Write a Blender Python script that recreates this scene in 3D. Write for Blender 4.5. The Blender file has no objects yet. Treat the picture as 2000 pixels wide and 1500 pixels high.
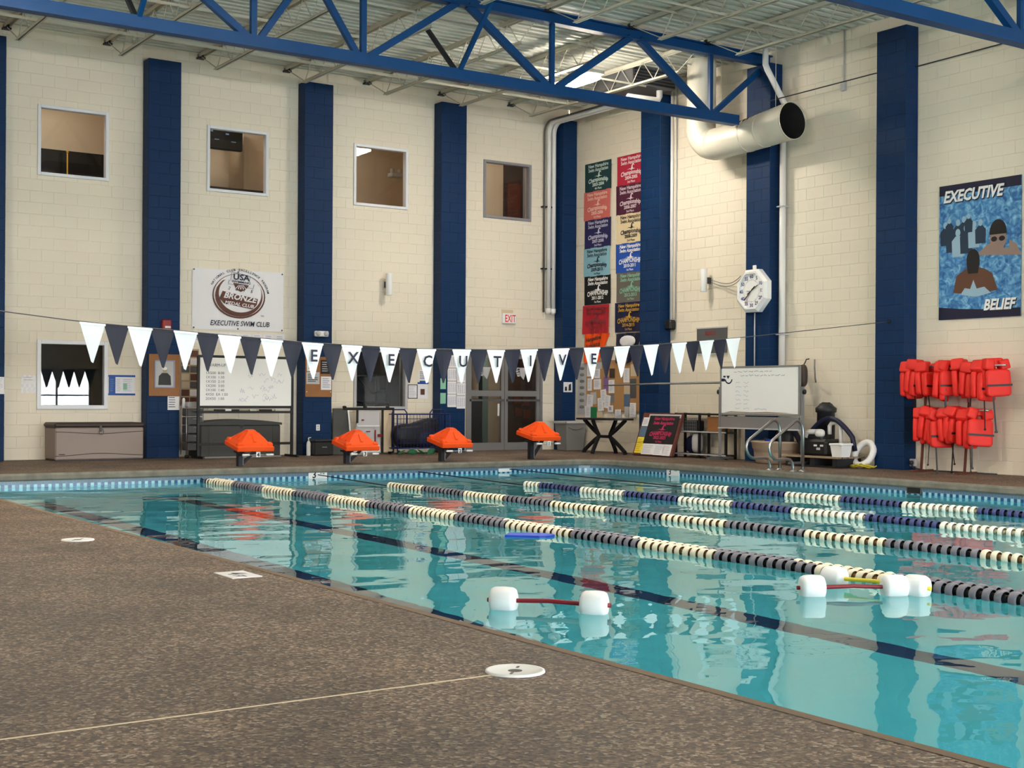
import bpy, math, random
from mathutils import Vector, Matrix
from mathutils.geometry import tessellate_polygon
random.seed(7)
S = bpy.context.scene
COL = S.collection
PI = math.pi

# ------------------------------------------------------------------ camera
F_PX, YAW, ROLL = 2633.26, math.radians(34.0368), math.radians(0.352)
CAM = Vector((-17.7288, -24.0517, 1.1256))
SHIFT_PX = 27.3
fw = Vector((math.sin(YAW), math.cos(YAW), 0)); rt = Vector((math.cos(YAW), -math.sin(YAW), 0)); up = Vector((0, 0, 1))
c_, s_ = math.cos(ROLL), math.sin(ROLL)
rt2 = rt*c_ + up*s_; up2 = up*c_ - rt*s_
cd = bpy.data.cameras.new('camera'); cam = bpy.data.objects.new('camera', cd); COL.objects.link(cam)
cd.sensor_width = 36; cd.lens = 36*F_PX/2000; cd.shift_y = SHIFT_PX/2000; cd.clip_end = 200
cam.matrix_world = Matrix(((rt2.x, up2.x, -fw.x, CAM.x), (rt2.y, up2.y, -fw.y, CAM.y), (rt2.z, up2.z, -fw.z, CAM.z), (0, 0, 0, 1)))
S.camera = cam

def pix(P):                                   # where a point of the hall lands in the 2000x1500 picture, and how far away it is
    d = Vector(P) - CAM
    z = max(d.dot(fw), .01)
    return 1000 + F_PX*d.dot(rt)/z, 750 + SHIFT_PX - F_PX*d.dot(up)/z, z

# ------------------------------------------------------------------ world, exposure
S.view_settings.view_transform = 'Standard'; S.view_settings.look = 'None'
S.view_settings.gamma = 1; S.view_settings.use_curve_mapping = False
S.view_settings.exposure = 1.15
S.cycles.max_bounces = 7; S.cycles.diffuse_bounces = 4; S.cycles.glossy_bounces = 3
S.cycles.transmission_bounces = 4; S.cycles.transparent_max_bounces = 6
S.cycles.use_adaptive_sampling = True; S.cycles.adaptive_threshold = 0.1; S.cycles.adaptive_min_samples = 16
S.cycles.sample_clamp_indirect = 6
S.cycles.use_denoising = True
W = bpy.data.worlds.new('daylight'); S.world = W; W.use_nodes = True
W.node_tree.nodes['Background'].inputs[0].default_value = (0.90, 0.97, 1.0, 1)
W.node_tree.nodes['Background'].inputs[1].default_value = 16.0

LAMP_W = 80.0      # strength of the ceiling lamps
# ------------------------------------------------------------------ materials
def lin(c):
    c = c/255
    return c/12.92 if c <= .04045 else ((c+.055)/1.055)**2.4
def col(h):
    if isinstance(h, str):
        h = h.lstrip('#'); h = [int(h[i:i+2], 16) for i in (0, 2, 4)]
    return (lin(h[0]), lin(h[1]), lin(h[2]), 1)
MATS = {}
def M(name, c, rough=.55, metal=0, var=0, scale=3, bump=0, bscale=40, spec=.5, emit=0, sub=0):
    if name in MATS: return MATS[name]
    m = bpy.data.materials.new(name); m.use_nodes = True; N = m.node_tree.nodes; L = m.node_tree.links
    b = N['Principled BSDF']; b.inputs['Base Color'].default_value = col(c)
    b.inputs['Roughness'].default_value = rough; b.inputs['Metallic'].default_value = metal
    b.inputs['Specular IOR Level'].default_value = spec
    if emit:
        b.inputs['Emission Color'].default_value = col(c); b.inputs['Emission Strength'].default_value = emit
    if var or bump:
        tc = N.new('ShaderNodeTexCoord')
    if var:
        n = N.new('ShaderNodeTexNoise'); n.inputs['Scale'].default_value = scale; n.inputs['Detail'].default_value = 4
        r = N.new('ShaderNodeMapRange'); r.inputs['To Min'].default_value = 1-var; r.inputs['To Max'].default_value = 1+var
        x = N.new('ShaderNodeMix'); x.data_type = 'RGBA'; x.blend_type = 'MULTIPLY'; x.inputs[0].default_value = 1
        L.new(tc.outputs['Object'], n.inputs['Vector']); L.new(n.outputs['Fac'], r.inputs['Value'])
        x.inputs[6].default_value = col(c); L.new(r.outputs[0], x.inputs[7]); L.new(x.outputs[2], b.inputs['Base Color'])
    if bump:
        n2 = N.new('ShaderNodeTexNoise'); n2.inputs['Scale'].default_value = bscale; n2.inputs['Detail'].default_value = 3
        bp = N.new('ShaderNodeBump'); bp.inputs['Strength'].default_value = bump; bp.inputs['Distance'].default_value = .004
        L.new(tc.outputs['Object'], n2.inputs['Vector']); L.new(n2.outputs['Fac'], bp.inputs['Height']); L.new(bp.outputs[0], b.inputs['Normal'])
    MATS[name] = m
    return m

M('wall_paint', (230, 220, 202), .6, bump=.35, bscale=60, var=.02, scale=1.5)
M('joint', (205, 198, 180), .8)
M('blue_paint', (0, 42, 84), .6, spec=.25, bump=.3, bscale=60, var=.06, scale=2)
M('blue_joint', (4, 28, 64), .6)
M('blue_steel', (0, 60, 112), .5, spec=.3, var=.12, scale=6)
M('ceiling_paint', (206, 206, 194), .6, var=.06, scale=2)
M('joist_paint', (196, 192, 176), .6)
M('steel_dark', (40, 44, 52), .5, .4)
M('white', (236, 236, 236), .5); M('paper', (232, 230, 234), .8); M('white_gloss', (240, 240, 240), .25)
M('window_white', (226, 228, 234), .4); M('window_grey', (150, 150, 158), .4, .3)
M('aluminium', (150, 150, 152), .38, .55)
M('chrome', (176, 178, 180), .38, 1.0)
M('black', (16, 16, 18), .5); M('black_gloss', (10, 10, 12), .2); M('near_black', (34, 36, 40), .5)
M('navy', (16, 20, 52), .5); M('brown', (92, 52, 38), .6)
M('plywood', (150, 100, 56), .6, var=.15, scale=5); M('cork', (178, 134, 86), .9, var=.08, scale=30)
M('orange', (246, 84, 18), .5, spec=.3); M('red', (228, 40, 30), .65, var=.05, scale=8); M('alarm_red', (140, 18, 22), .4)
M('taupe', (150, 136, 130), .6); M('lid_brown', (60, 48, 44), .55); M('charcoal', (62, 62, 60), .6)
M('grey', (128, 128, 128), .55); M('dark_grey', (84, 84, 86), .55); M('light_grey', (186, 186, 188), .5)
M('beige', (206, 186, 158), .8); M('beige_dim', (178, 158, 132), .8)
M('duct_white', (222, 216, 200), .45, .1, var=.05, scale=4); M('duct_inside', (30, 30, 30), .8)
M('pvc', (226, 224, 222), .35)
M('tape_blue', (30, 80, 160), .6)
M('marker', (70, 74, 96), .7); M('marker_faint', (150, 156, 186), .7)
M('yellow', (238, 214, 60), .6); M('rope_yellow', (196, 178, 44), .8)
M('kick_blue', (20, 66, 186), .5); M('bar_red', (128, 20, 34), .45)
M('tan_plastic', (172, 152, 134), .6); M('wood', (150, 130, 108), .8, var=.15, scale=8); M('red_wood', (96, 46, 34), .6)
M('coping', (122, 118, 108), .8, var=.55, scale=7, bump=.4, bscale=30)
M('coping_tan', (122, 102, 84), .85, var=.2, scale=8, bump=.5, bscale=60)
M('tile_dark', (34, 84, 136), .25); M('tile_light', (150, 204, 220), .25); M('tile_mid', (88, 112, 138), .3); M('grout', (120, 140, 150), .8)
M('line_tile', (22, 48, 92), .4)
M('lane_cream', (238, 228, 204), .5); M('lane_brown', (150, 116, 76), .8); M('lane_grey', (120, 118, 130), .5)
M('lane_black', (26, 24, 30), .7); M('lane_white', (238, 238, 228), .5); M('lane_navy', (60, 68, 120), .5); M('lane_navy_in', (14, 18, 50), .7)
M('lane_white_in', (196, 186, 160), .8)
M('mint', (136, 190, 164), .8); M('gold', (206, 158, 56), .8)

def emis(name, c, s):
    m = bpy.data.materials.new(name); m.use_nodes = True; N = m.node_tree.nodes; L = m.node_tree.links
    N.remove(N['Principled BSDF']); e = N.new('ShaderNodeEmission'); e.inputs[0].default_value = c; e.inputs[1].default_value = s
    L.new(e.outputs[0], N['Material Output'].inputs[0]); MATS[name] = m
emis('lamp_glow', (1.0, .90, .76, 1), LAMP_W)

def m_fresnel(name, ior, tint, rough=0.0, wave=False):
    m = bpy.data.materials.new(name); m.use_nodes = True; N = m.node_tree.nodes; L = m.node_tree.links
    N.remove(N['Principled BSDF'])
    g = N.new('ShaderNodeBsdfGlossy'); g.inputs['Roughness'].default_value = rough
    t = N.new('ShaderNodeBsdfTransparent'); t.inputs[0].default_value = tint
    f = N.new('ShaderNodeFresnel'); f.inputs[0].default_value = ior
    x = N.new('ShaderNodeMixShader'); L.new(f.outputs[0], x.inputs[0]); L.new(t.outputs[0], x.inputs[1]); L.new(g.outputs[0], x.inputs[2])
    L.new(x.outputs[0], N['Material Output'].inputs[0]); MATS[name] = m
    return m
m_fresnel('glass', 1.5, (.82, .84, .84, 1))

def m_water():
    m = bpy.data.materials.new('water'); m.use_nodes = True; N = m.node_tree.nodes; L = m.node_tree.links
    N.remove(N['Principled BSDF'])
    tc = N.new('ShaderNodeTexCoord')
    def noise(sc, det, rot, sx, sy):
        mp = N.new('ShaderNodeMapping'); mp.inputs['Scale'].default_value = (sx, sy, 1); mp.inputs['Rotation'].default_value = (0, 0, rot)
        n = N.new('ShaderNodeTexNoise'); n.inputs['Scale'].default_value = sc; n.inputs['Detail'].default_value = det; n.inputs['Roughness'].default_value = .45
        L.new(tc.outputs['Object'], mp.inputs[0]); L.new(mp.outputs[0], n.inputs['Vector']); return n
    a = noise(1.1, 1, .5, 1, 1.4); b = noise(3.4, 1.5, -.4, 1, 1.3)
    w = N.new('ShaderNodeMath'); w.operation = 'MULTIPLY'; w.inputs[1].default_value = .16; L.new(b.outputs['Fac'], w.inputs[0])
    s = N.new('ShaderNodeMath'); s.operation = 'ADD'; L.new(a.outputs['Fac'], s.inputs[0]); L.new(w.outputs[0], s.inputs[1])
    bp = N.new('ShaderNodeBump'); bp.inputs['Strength'].default_value = 1.0; bp.inputs['Distance'].default_value = .017
    L.new(s.outputs[0], bp.inputs['Height'])
    g = N.new('ShaderNodeBsdfGlass'); g.inputs['IOR'].default_value = 1.33; g.inputs['Roughness'].default_value = 0.0
    g.inputs['Color'].default_value = (.90, .985, .985, 1)
    L.new(bp.outputs[0], g.inputs['Normal'])
    L.new(g.outputs[0], N['Material Output'].inputs[0]); MATS['water'] = m
m_water()

def m_basin():
    m = M('basin', (104, 228, 244), .7, var=.03, scale=1.2)
    return m
m_basin()

def m_deck():
    m = bpy.data.materials.new('deck'); m.use_nodes = True; N = m.node_tree.nodes; L = m.node_tree.links
    b = N['Principled BSDF']; b.inputs['Roughness'].default_value = .62
    tc = N.new('ShaderNodeTexCoord')
    v = N.new('ShaderNodeTexVoronoi'); v.inputs['Scale'].default_value = 62
    n0 = N.new('ShaderNodeTexNoise'); n0.inputs['Scale'].default_value = 75; n0.inputs['Detail'].default_value = 3
    n1 = N.new('ShaderNodeTexNoise'); n1.inputs['Scale'].default_value = 1.3; n1.inputs['Detail'].default_value = 5
    for n in (v, n0, n1): L.new(tc.outputs['Object'], n.inputs['Vector'])
    sp = N.new('ShaderNodeSeparateColor'); L.new(v.outputs['Color'], sp.inputs[0])
    r = N.new('ShaderNodeValToRGB'); e = r.color_ramp.elements
    e[0].position = 0; e[0].color = col((54, 42, 34)); e[1].position = 1; e[1].color = col((176, 160, 143))
    for p, c in ((.3, (84, 65, 51)), (.6, (112, 90, 72)), (.88, (142, 118, 96))):
        k = e.new(p); k.color = col(c)
    ad = N.new('ShaderNodeMath'); ad.operation = 'MULTIPLY_ADD'; ad.inputs[1].default_value = .95
    L.new(sp.outputs[0], ad.inputs[0])
    m2 = N.new('ShaderNodeMath'); m2.operation = 'MULTIPLY_ADD'; m2.inputs[1].default_value = 1.1; m2.inputs[2].default_value = -.5
    L.new(n0.outputs['Fac'], m2.inputs[0]); L.new(m2.outputs[0], ad.inputs[2]); L.new(ad.outputs[0], r.inputs[0])
    mr = N.new('ShaderNodeMapRange'); mr.inputs['From Min'].default_value = .35; mr.inputs['From Max'].default_value = .65
    mr.inputs['To Min'].default_value = .55; mr.inputs['To Max'].default_value = 1.0; L.new(n1.outputs['Fac'], mr.inputs['Value'])
    x = N.new('ShaderNodeMix'); x.data_type = 'RGBA'; x.blend_type = 'MULTIPLY'; x.inputs[0].default_value = 1
    L.new(r.outputs[0], x.inputs[6]); L.new(mr.outputs[0], x.inputs[7]); L.new(x.outputs[2], b.inputs['Base Color'])
    bp = N.new('ShaderNodeBump'); bp.inputs['Strength'].default_value = .7; bp.inputs['Distance'].default_value = .004
    L.new(v.outputs['Distance'], bp.inputs['Height']); L.new(bp.outputs[0], b.inputs['Normal'])
    MATS['deck'] = m
m_deck()

def m_poster():
    m = bpy.data.materials.new('poster_water'); m.use_nodes = True; N = m.node_tree.nodes; L = m.node_tree.links
    b = N['Principled BSDF']; b.inputs['Roughness'].default_value = .5
    tc = N.new('ShaderNodeTexCoord')
    n = N.new('ShaderNodeTexNoise'); n.inputs['Scale'].default_value = 9; n.inputs['Detail'].default_value = 6; n.inputs['Distortion'].default_value = 1.2
    L.new(tc.outputs['Object'], n.inputs['Vector'])
    r = N.new('ShaderNodeValToRGB'); e = r.color_ramp.elements
    e[0].position = .32; e[0].color = col((34, 84, 150)); e[1].position = .72; e[1].color = col((150, 200, 226))
    k = e.new(.5); k.color = col((70, 136, 190))
    L.new(n.outputs['Fac'], r.inputs[0]); L.new(r.outputs[0], b.inputs['Base Color']); MATS['poster_water'] = m
m_poster()

# ------------------------------------------------------------------ mesh builder
class MB:
    def __init__(s): s.v = []; s.f = []; s.mi = []; s.sm = []
    def add(s, vs, fs, mi=0, smooth=False):
        o = len(s.v); s.v += [tuple(p) for p in vs]
        for f in fs: s.f.append([i+o for i in f]); s.mi.append(mi); s.sm.append(smooth)
        return s
    def box(s, x0, x1, y0, y1, z0, z1, mi=0):
        return s.add([(x, y, z) for z in (z0, z1) for y in (y0, y1) for x in (x0, x1)],
                     [(0, 2, 3, 1), (4, 5, 7, 6), (0, 1, 5, 4), (2, 6, 7, 3), (0, 4, 6, 2), (1, 3, 7, 5)], mi)
    def cbox(s, x0, x1, y0, y1, z0, z1, c, mi=0):          # box with chamfered edges
        cx, cy, cz = (x0+x1)/2, (y0+y1)/2, (z0+z1)/2; hx, hy, hz = (x1-x0)/2, (y1-y0)/2, (z1-z0)/2
        c = min(c, hx*.9, hy*.9, hz*.9)
        vs = []; idx = {}
        for sx in (-1, 1):
            for sy in (-1, 1):
                for sz in (-1, 1):
                    for a in range(3):
                        d = [hx-c, hy-c, hz-c]; d[a] += c
                        idx[(sx, sy, sz, a)] = len(vs); vs.append((cx+sx*d[0], cy+sy*d[1], cz+sz*d[2]))
        fs = []
        def face(a, sg):
            b, e = [(1, 2), (2, 0), (0, 1)][a]; o = []
            for p, q in ((-1, -1), (1, -1), (1, 1), (-1, 1)):
                k = [0, 0, 0]; k[a] = sg; k[b] = p; k[e] = q; o.append(idx[(*k, a)])
            fs.append(o if sg > 0 else o[::-1])
        for a in range(3): face(a, 1); face(a, -1)
        for a in range(3):                                   # edges parallel to axis a
            b, e = [(1, 2), (2, 0), (0, 1)][a]
            for p in (-1, 1):
                for q in (-1, 1):
                    k0 = [0, 0, 0]; k0[b] = p; k0[e] = q; k1 = list(k0); k0[a] = -1; k1[a] = 1
                    o = [idx[(*k0, b)], idx[(*k1, b)], idx[(*k1, e)], idx[(*k0, e)]]
                    fs.append(o if p*q < 0 else o[::-1])
        for sx in (-1, 1):
            for sy in (-1, 1):
                for sz in (-1, 1):
                    o = [idx[(sx, sy, sz, a)] for a in range(3)]; fs.append(o if sx*sy*sz > 0 else o[::-1])
        return s.add(vs, fs, mi)
    def quad(s, a, b, c, d, mi=0): return s.add([a, b, c, d], [(0, 1, 2, 3)], mi)
    def tube(s, pts, r, n=10, mi=0, cap=True, smooth=True, closed=False):
        pts = [Vector(p) for p in pts]; rs = r if isinstance(r, (list, tuple)) else [r]*len(pts)
        vs = []; fs = []; K = len(pts); ref = None
        for i, p in enumerate(pts):
            a = pts[i-1] if (i > 0 or closed) else p; b = pts[(i+1) % K] if (i < K-1 or closed) else p
            d = (b-a).normalized()
            if ref is None:
                ref = d.orthogonal().normalized()
            ref = (ref - d*ref.dot(d))
            ref = ref.normalized() if ref.length > 1e-6 else d.orthogonal().normalized()
            w = d.cross(ref)
            for j in range(n):
                t = 2*PI*j/n; vs.append(p + (ref*math.cos(t) + w*math.sin(t))*rs[i])
        for i in range(K if closed else K-1):
            for j in range(n):
                a = i*n+j; b = i*n+(j+1) % n; c = ((i+1) % K)*n
                fs.append((a, b, c+(j+1) % n, c+j))
        s.add(vs, fs, mi, smooth)
        if cap and not closed:
            o = len(s.v)-len(vs)
            s.f.append([o+j for j in range(n)][::-1]); s.mi.append(mi); s.sm.append(False)
            s.f.append([o+(K-1)*n+j for j in range(n)]); s.mi.append(mi); s.sm.append(False)
        return s
    def bar(s, p, q, w, h, mi=0, upv=(0, 0, 1)):            # square bar between two points
        p, q = Vector(p), Vector(q); d = (q-p).normalized(); u = Vector(upv)
        sd = d.cross(u)
        if sd.length < 1e-4: u = Vector((0, 1, 0)); sd = d.cross(u)
        sd.normalize(); u = sd.cross(d).normalized()
        a, b = sd*w/2, u*h/2
        vs = [p-a-b, p+a-b, p+a+b, p-a+b, q-a-b, q+a-b, q+a+b, q-a+b]
        return s.add(vs, [(0, 3, 2, 1), (4, 5, 6, 7), (0, 1, 5, 4), (1, 2, 6, 5), (2, 3, 7, 6), (3, 0, 4, 7)][0:6], mi)
    def lathe(s, prof, o=(0, 0, 0), axis='z', n=24, mi=0, smooth=True, closed=False):
        o = Vector(o); vs = []; fs = []; K = len(prof)
        for r, h in prof:
            for j in range(n):
                t = 2*PI*j/n; a, b = r*math.cos(t), r*math.sin(t)
                vs.append(o + Vector({'z': (a, b, h), 'y': (b, h, a), 'x': (h, a, b)}[axis]))
        for i in range(K if closed else K-1):
            for j in range(n):
                i2 = (i+1) % K
                fs.append((i*n+j, i*n+(j+1) % n, i2*n+(j+1) % n, i2*n+j))
        return s.add(vs, fs, mi, smooth)
    def disc(s, o, r, n=24, axis='z', mi=0, ry=None, flip=False):
        o = Vector(o); ry = ry or r
        vs = [o + Vector({'z': (r*math.cos(2*PI*j/n), ry*math.sin(2*PI*j/n), 0), 'y': (r*math.cos(2*PI*j/n), 0, ry*math.sin(2*PI*j/n)),
                          'x': (0, r*math.cos(2*PI*j/n), ry*math.sin(2*PI*j/n))}[axis]) for j in range(n)]
        return s.add(vs, [list(range(n))[::-1] if flip else list(range(n))], mi)
    def prism(s, poly, y0, y1, mi=0, side=None):            # polygon in (x, z) extruded along y
        n = len(poly); vs = [(x, y0, z) for x, z in poly] + [(x, y1, z) for x, z in poly]
        tri = tessellate_polygon([[Vector((x, z, 0)) for x, z in poly]])
        s.add(vs, [t for t in tri] + [tuple(i+n for i in t)[::-1] for t in tri], mi)
        return s.add(vs, [(i, (i+1) % n, n+(i+1) % n, n+i) for i in range(n)], mi if side is None else side)
    def flat(s, poly, y, mi=0):                              # polygon in (x, z) at depth y, facing -y
        tri = tessellate_polygon([[Vector((x, z, 0)) for x, z in poly]])
        return s.add([(x, y, z) for x, z in poly], [tuple(t) for t in tri], mi)
    def squad(s, c, h, e=.5, n=16, k=8, mi=0, rot=None):     # puffy rounded block (superquadric)
        c = Vector(c); vs = []; fs = []
        def p(x, w): return math.copysign(abs(x)**w, x)
        for i in range(k+1):
            ph = -PI/2 + PI*i/k
            for j in range(n):
                t = 2*PI*j/n
                q = Vector((h[0]*p(math.cos(ph), e)*p(math.cos(t), e), h[1]*p(math.cos(ph), e)*p(math.sin(t), e), h[2]*p(math.sin(ph), e)))
                vs.append(c + (rot @ q if rot else q))
        for i in range(k):
            for j in range(n): fs.append((i*n+j, i*n+(j+1) % n, (i+1)*n+(j+1) % n, (i+1)*n+j))
        return s.add(vs, fs, mi, True)
    def mesh(s, name, mats):
        me = bpy.data.meshes.new(name); me.from_pydata(s.v, [], s.f)
        for m in (mats if isinstance(mats, (list, tuple)) else [mats]): me.materials.append(MATS[m])
        me.polygons.foreach_set('material_index', s.mi); me.polygons.foreach_set('use_smooth', s.sm); me.update()
        return me
    def build(s, name, mats, parent=None, loc=(0, 0, 0), rotz=0, label=None):
        o = bpy.data.objects.new(name, s.mesh(name, mats)); COL.objects.link(o)
        o.parent = parent; o.location = loc; o.rotation_euler = (0, 0, rotz)
        if label: o['label'] = label
        return o

def put(name, me, parent=None, loc=(0, 0, 0), rot=(0, 0, 0)):
    o = bpy.data.objects.new(name, me); COL.objects.link(o); o.parent = parent; o.location = loc; o.rotation_euler = rot
    return o
def tag(o, label, cat, group=None, kind=None):
    o['label'] = label; o['category'] = cat
    if group: o['group'] = group
    if kind: o['kind'] = kind
    return o
def thing(name, label, cat, loc=(0, 0, 0), rotz=0, group=None, kind=None):
    o = bpy.data.objects.new(name, None); COL.objects.link(o); o.location = loc; o.rotation_euler = (0, 0, rotz); o.empty_display_size = .1
    return tag(o, label, cat, group, kind)
def clone(o, loc=None, rotz=None, label=None, parent=None):
    c = o.copy(); COL.objects.link(c); c.parent = parent
    if loc is not None: c.location = loc
    if rotz is not None: c.rotation_euler = (0, 0, rotz)
    if label: c['label'] = label
    for ch in list(o.children): clone(ch, parent=c)
    return c
RW = -PI/2                                                  # turn of things that hang on the side wall at x = 0

TXT = {}
def text_polys(t, size=1.0, bold=0.0, shear=0.0, space=1.0, align='CENTER'):
    k = (t, bold, shear, space, align)
    if k not in TXT:
        cu = bpy.data.curves.new('t', 'FONT'); cu.body = t; cu.size = 1; cu.align_x = align; cu.offset = bold; cu.shear = shear
        cu.space_character = space; cu.resolution_u = 2; cu.fill_mode = 'FRONT'
        ob = bpy.data.objects.new('t', cu)
        me = bpy.data.meshes.new_from_object(ob)
        TXT[k] = ([tuple(v.co[:2]) for v in me.vertices], [tuple(p.vertices) for p in me.polygons])
        bpy.data.objects.remove(ob); bpy.data.curves.remove(cu); bpy.data.meshes.remove(me)
    v, f = TXT[k]
    return [(x*size, y*size) for x, y in v], f
def text(mb, t, x, z, size, y=-.002, mi=0, bold=0.0, shear=0.0, sx=1.0, rot=0.0, bend=0.0, space=1.0, align='CENTER'):
    v, f = text_polys(t, size, bold, shear, space, align); c, s = math.cos(rot), math.sin(rot); o = []
    for a, b in v:
        a *= sx; b += bend*a*a
        o.append((x + a*c - b*s, y, z + a*s + b*c))
    return mb.add(o, f, mi)
def scribble(mb, x, z, w, h, y=-.002, mi=0, t=.004, n=None, rnd=random):
    n = n or max(4, int(w/(h*.55))); p = []
    for i in range(n+1): p.append((x + w*i/n, z + h*(rnd.random()-.5)))
    for a, b in zip(p, p[1:]):
        dx, dz = b[0]-a[0], b[1]-a[1]; l = math.hypot(dx, dz) or 1; nx, nz = -dz/l*t/2, dx/l*t/2
        mb.quad((a[0]-nx, y, a[1]-nz), (b[0]-nx, y, b[1]-nz), (b[0]+nx, y, b[1]+nz), (a[0]+nx, y, a[1]+nz), mi)
    return mb
def ring(mb, x, z, r0, r1, y, mi=0, a0=0, a1=2*PI, n=40, sz=1.0, dx=0, dz=0):   # flat annulus; dx,dz shift the inner circle (crescents)
    for i in range(n):
        t, u = a0+(a1-a0)*i/n, a0+(a1-a0)*(i+1)/n
        mb.quad((x+dx+r0*math.cos(t), y, z+dz+r0*math.sin(t)*sz), (x+r1*math.cos(t), y, z+r1*math.sin(t)*sz),
                (x+r1*math.cos(u), y, z+r1*math.sin(u)*sz), (x+dx+r0*math.cos(u), y, z+dz+r0*math.sin(u)*sz), mi)
    return mb
# ------------------------------------------------------------------ the hall
HX, HY, HZ = 18.5, 31.0, 7.6                                # inside width, length, height of the walls
PW, PD, PH = .61, .296, 7.204                               # pilaster width, depth, height
BACK_P = [-12.066, -8.996, -5.926, -2.856]                  # far edges (x) of the back wall's pilasters
SIDE_P = [-2.847, -5.896, -8.945, -11.994]                  # far edges (y) of the side wall's pilasters
CH = .2032

def rect_sub(rects, o):
    out = []
    for a, b, c, d in rects:
        x0, x1, z0, z1 = max(a, o[0]), min(b, o[1]), max(c, o[2]), min(d, o[3])
        if x0 >= x1-1e-6 or z0 >= z1-1e-6: out.append((a, b, c, d)); continue
        if a < x0: out.append((a, x0, c, d))
        if x1 < b: out.append((x1, b, c, d))
        if c < z0: out.append((x0, x1, c, z0))
        if z1 < d: out.append((x0, x1, z1, d))
    return out

BLOCK = {}
def block_mesh(w, h, mat):                                  # painted concrete block: face and its chamfers, faces -y
    k = (round(w, 3), round(h, 3), mat)
    if k not in BLOCK:
        g, e, m = .001, .005, MB()
        a, b = w/2-g, h/2-g
        vs = [(-a, .003, -b), (a, .003, -b), (a, .003, b), (-a, .003, b), (-a+e, -.001, -b+e), (a-e, -.001, -b+e), (a-e, -.001, b-e), (-a+e, -.001, b-e)]
        fs = [(4, 5, 6, 7), (0, 1, 5, 4), (1, 2, 6, 5), (2, 3, 7, 6), (3, 0, 4, 7)]
        m.add(vs, fs); BLOCK[k] = (m.mesh('block', mat), vs, fs)
    return BLOCK[k]

def wall(name, label, length, openings, rot, loc, bays, flip=False):
    """wall whose room side faces local -y; local x runs along it. bays: stretches of x that show block by block"""
    rects = [(0, length, 0, HZ)]
    for o in openings: rects = rect_sub(rects, o)
    m = MB()
    for a, b, c, d in rects: m.box(a, b, .004, .2, c, d)
    w = m.build(name, 'wall_paint', None, loc, rot); tag(w, label, 'wall', kind='structure')
    cells = []
    for s0, s1 in bays:
        k = 0
        while k*CH < 7.5:
            z0, z1 = k*CH, min((k+1)*CH, 7.5); x = math.floor(s0/.4064)*.4064 - (.2032 if k % 2 else 0)
            while x < s1:
                a, b = max(x, s0), min(x+.4064, s1); x += .4064
                if b-a < .02: continue
                r = [(a, b, z0, z1)]
                for o in openings: r = rect_sub(r, o)
                cells += [q for q in r if q[1]-q[0] > .02 and q[3]-q[2] > .02]
            k += 1
    mw = Matrix.Translation(Vector(loc)) @ Matrix.Rotation(rot, 4, 'Z')
    ranked = []
    for q in cells:
        u, v, z = pix(mw @ Vector(((q[0]+q[1])/2, 0, (q[2]+q[3])/2)))
        ranked.append((0 if -30 < u < 2030 and -30 < v < 1530 else 1, z/((q[1]-q[0])*(q[3]-q[2])), q))
    ranked.sort()
    for _, _, (a, b, c, d) in ranked[:298]:
        put('block', block_mesh(b-a, d-c, 'wall_paint')[0], w, ((a+b)/2, 0, (c+d)/2))
    m = MB()
    for _, _, (a, b, c, d) in ranked[298:]:
        _, vs, fs = block_mesh(b-a, d-c, 'wall_paint')
        m.add([(x+(a+b)/2, y, z+(c+d)/2) for x, y, z in vs], fs)
    o = m.build('blockwork', 'wall_paint', w); o['kind'] = 'stuff'
    return w

# back wall: local x = world x + 18.5
WIN_UP = [(-11.47, -10.23), (-8.39, -7.16), (-5.33, -4.09), (-2.25, -1.02)]
WIN_LO = [(-11.46, -10.22), (-5.30, -4.07)]
DOOR = (-2.66, -.69, 0, 2.12)
ops = [(a, b, 4.955, 6.185) for a, b in WIN_UP] + [(a, b, .88, 2.09) for a, b in WIN_LO] + [DOOR]
ops = [(a+HX, b+HX, c, d) for a, b, c, d in ops]
bays = [(-13.6, -12.676), (-12.066, -9.606), (-8.996, -6.536), (-5.926, -3.466), (-2.856, -.37)]
wall('wall_back', 'cream painted concrete block wall with small square windows and double door', HX, ops, 0, (-HX, 0, 0), [(a+HX, b+HX) for a, b in bays])
sb = [(.296, 2.847), (3.457, 5.896), (6.506, 8.945), (9.555, 11.994)]
wall('wall_right', 'cream painted concrete block wall behind the swim banners and life jackets', HY, [], RW, (0, 0, 0), sb)
fo = [(1.2+i*3.45, 3.9+i*3.45, .15, 2.15) for i in range(5)]
m = MB()
r = [(0, HX, 0, HZ)]
for o in fo: r = rect_sub(r, o)
for a, b, c, d in r: m.box(-b, -a, -.2, 0, c, d)
tag(m.build('wall_front', 'wall_paint', None, (0, -HY, 0)), 'cream wall with tall windows at the near end of the hall', 'wall', kind='structure')
for i, (a, b, c, d) in enumerate(fo):
    wf = thing('window_%d' % (7+i), 'tall near-end window number %s from the banner wall' % ['one', 'two', 'three', 'four', 'five'][i], 'window', (-(a+b)/2, -HY, 0), 0, kind='structure')
    m = MB(); h = (b-a)/2
    for x0, x1, z0, z1 in ((-h, -h+.06, c, d), (h-.06, h, c, d), (-h, h, c, c+.06), (-h, h, d-.06, d), (-.03, .03, c, d), (-h, h, 1.1, 1.15)): m.box(x0, x1, -.1, -.02, z0, z1)
    m.build('window_frame', 'aluminium', wf)
    ld = bpy.data.lights.new('window_portal', 'AREA'); ld.shape = 'RECTANGLE'; ld.size = b-a; ld.size_y = d-c; ld.cycles.is_portal = True
    lo = bpy.data.objects.new('window_portal', ld); COL.objects.link(lo); lo.location = (-(a+b)/2, -HY-.15, (c+d)/2); lo.rotation_euler = (PI/2, 0, 0)
m = MB(); m.box(-HX-.2, -HX, -HY, 0, 0, HZ)
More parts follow.
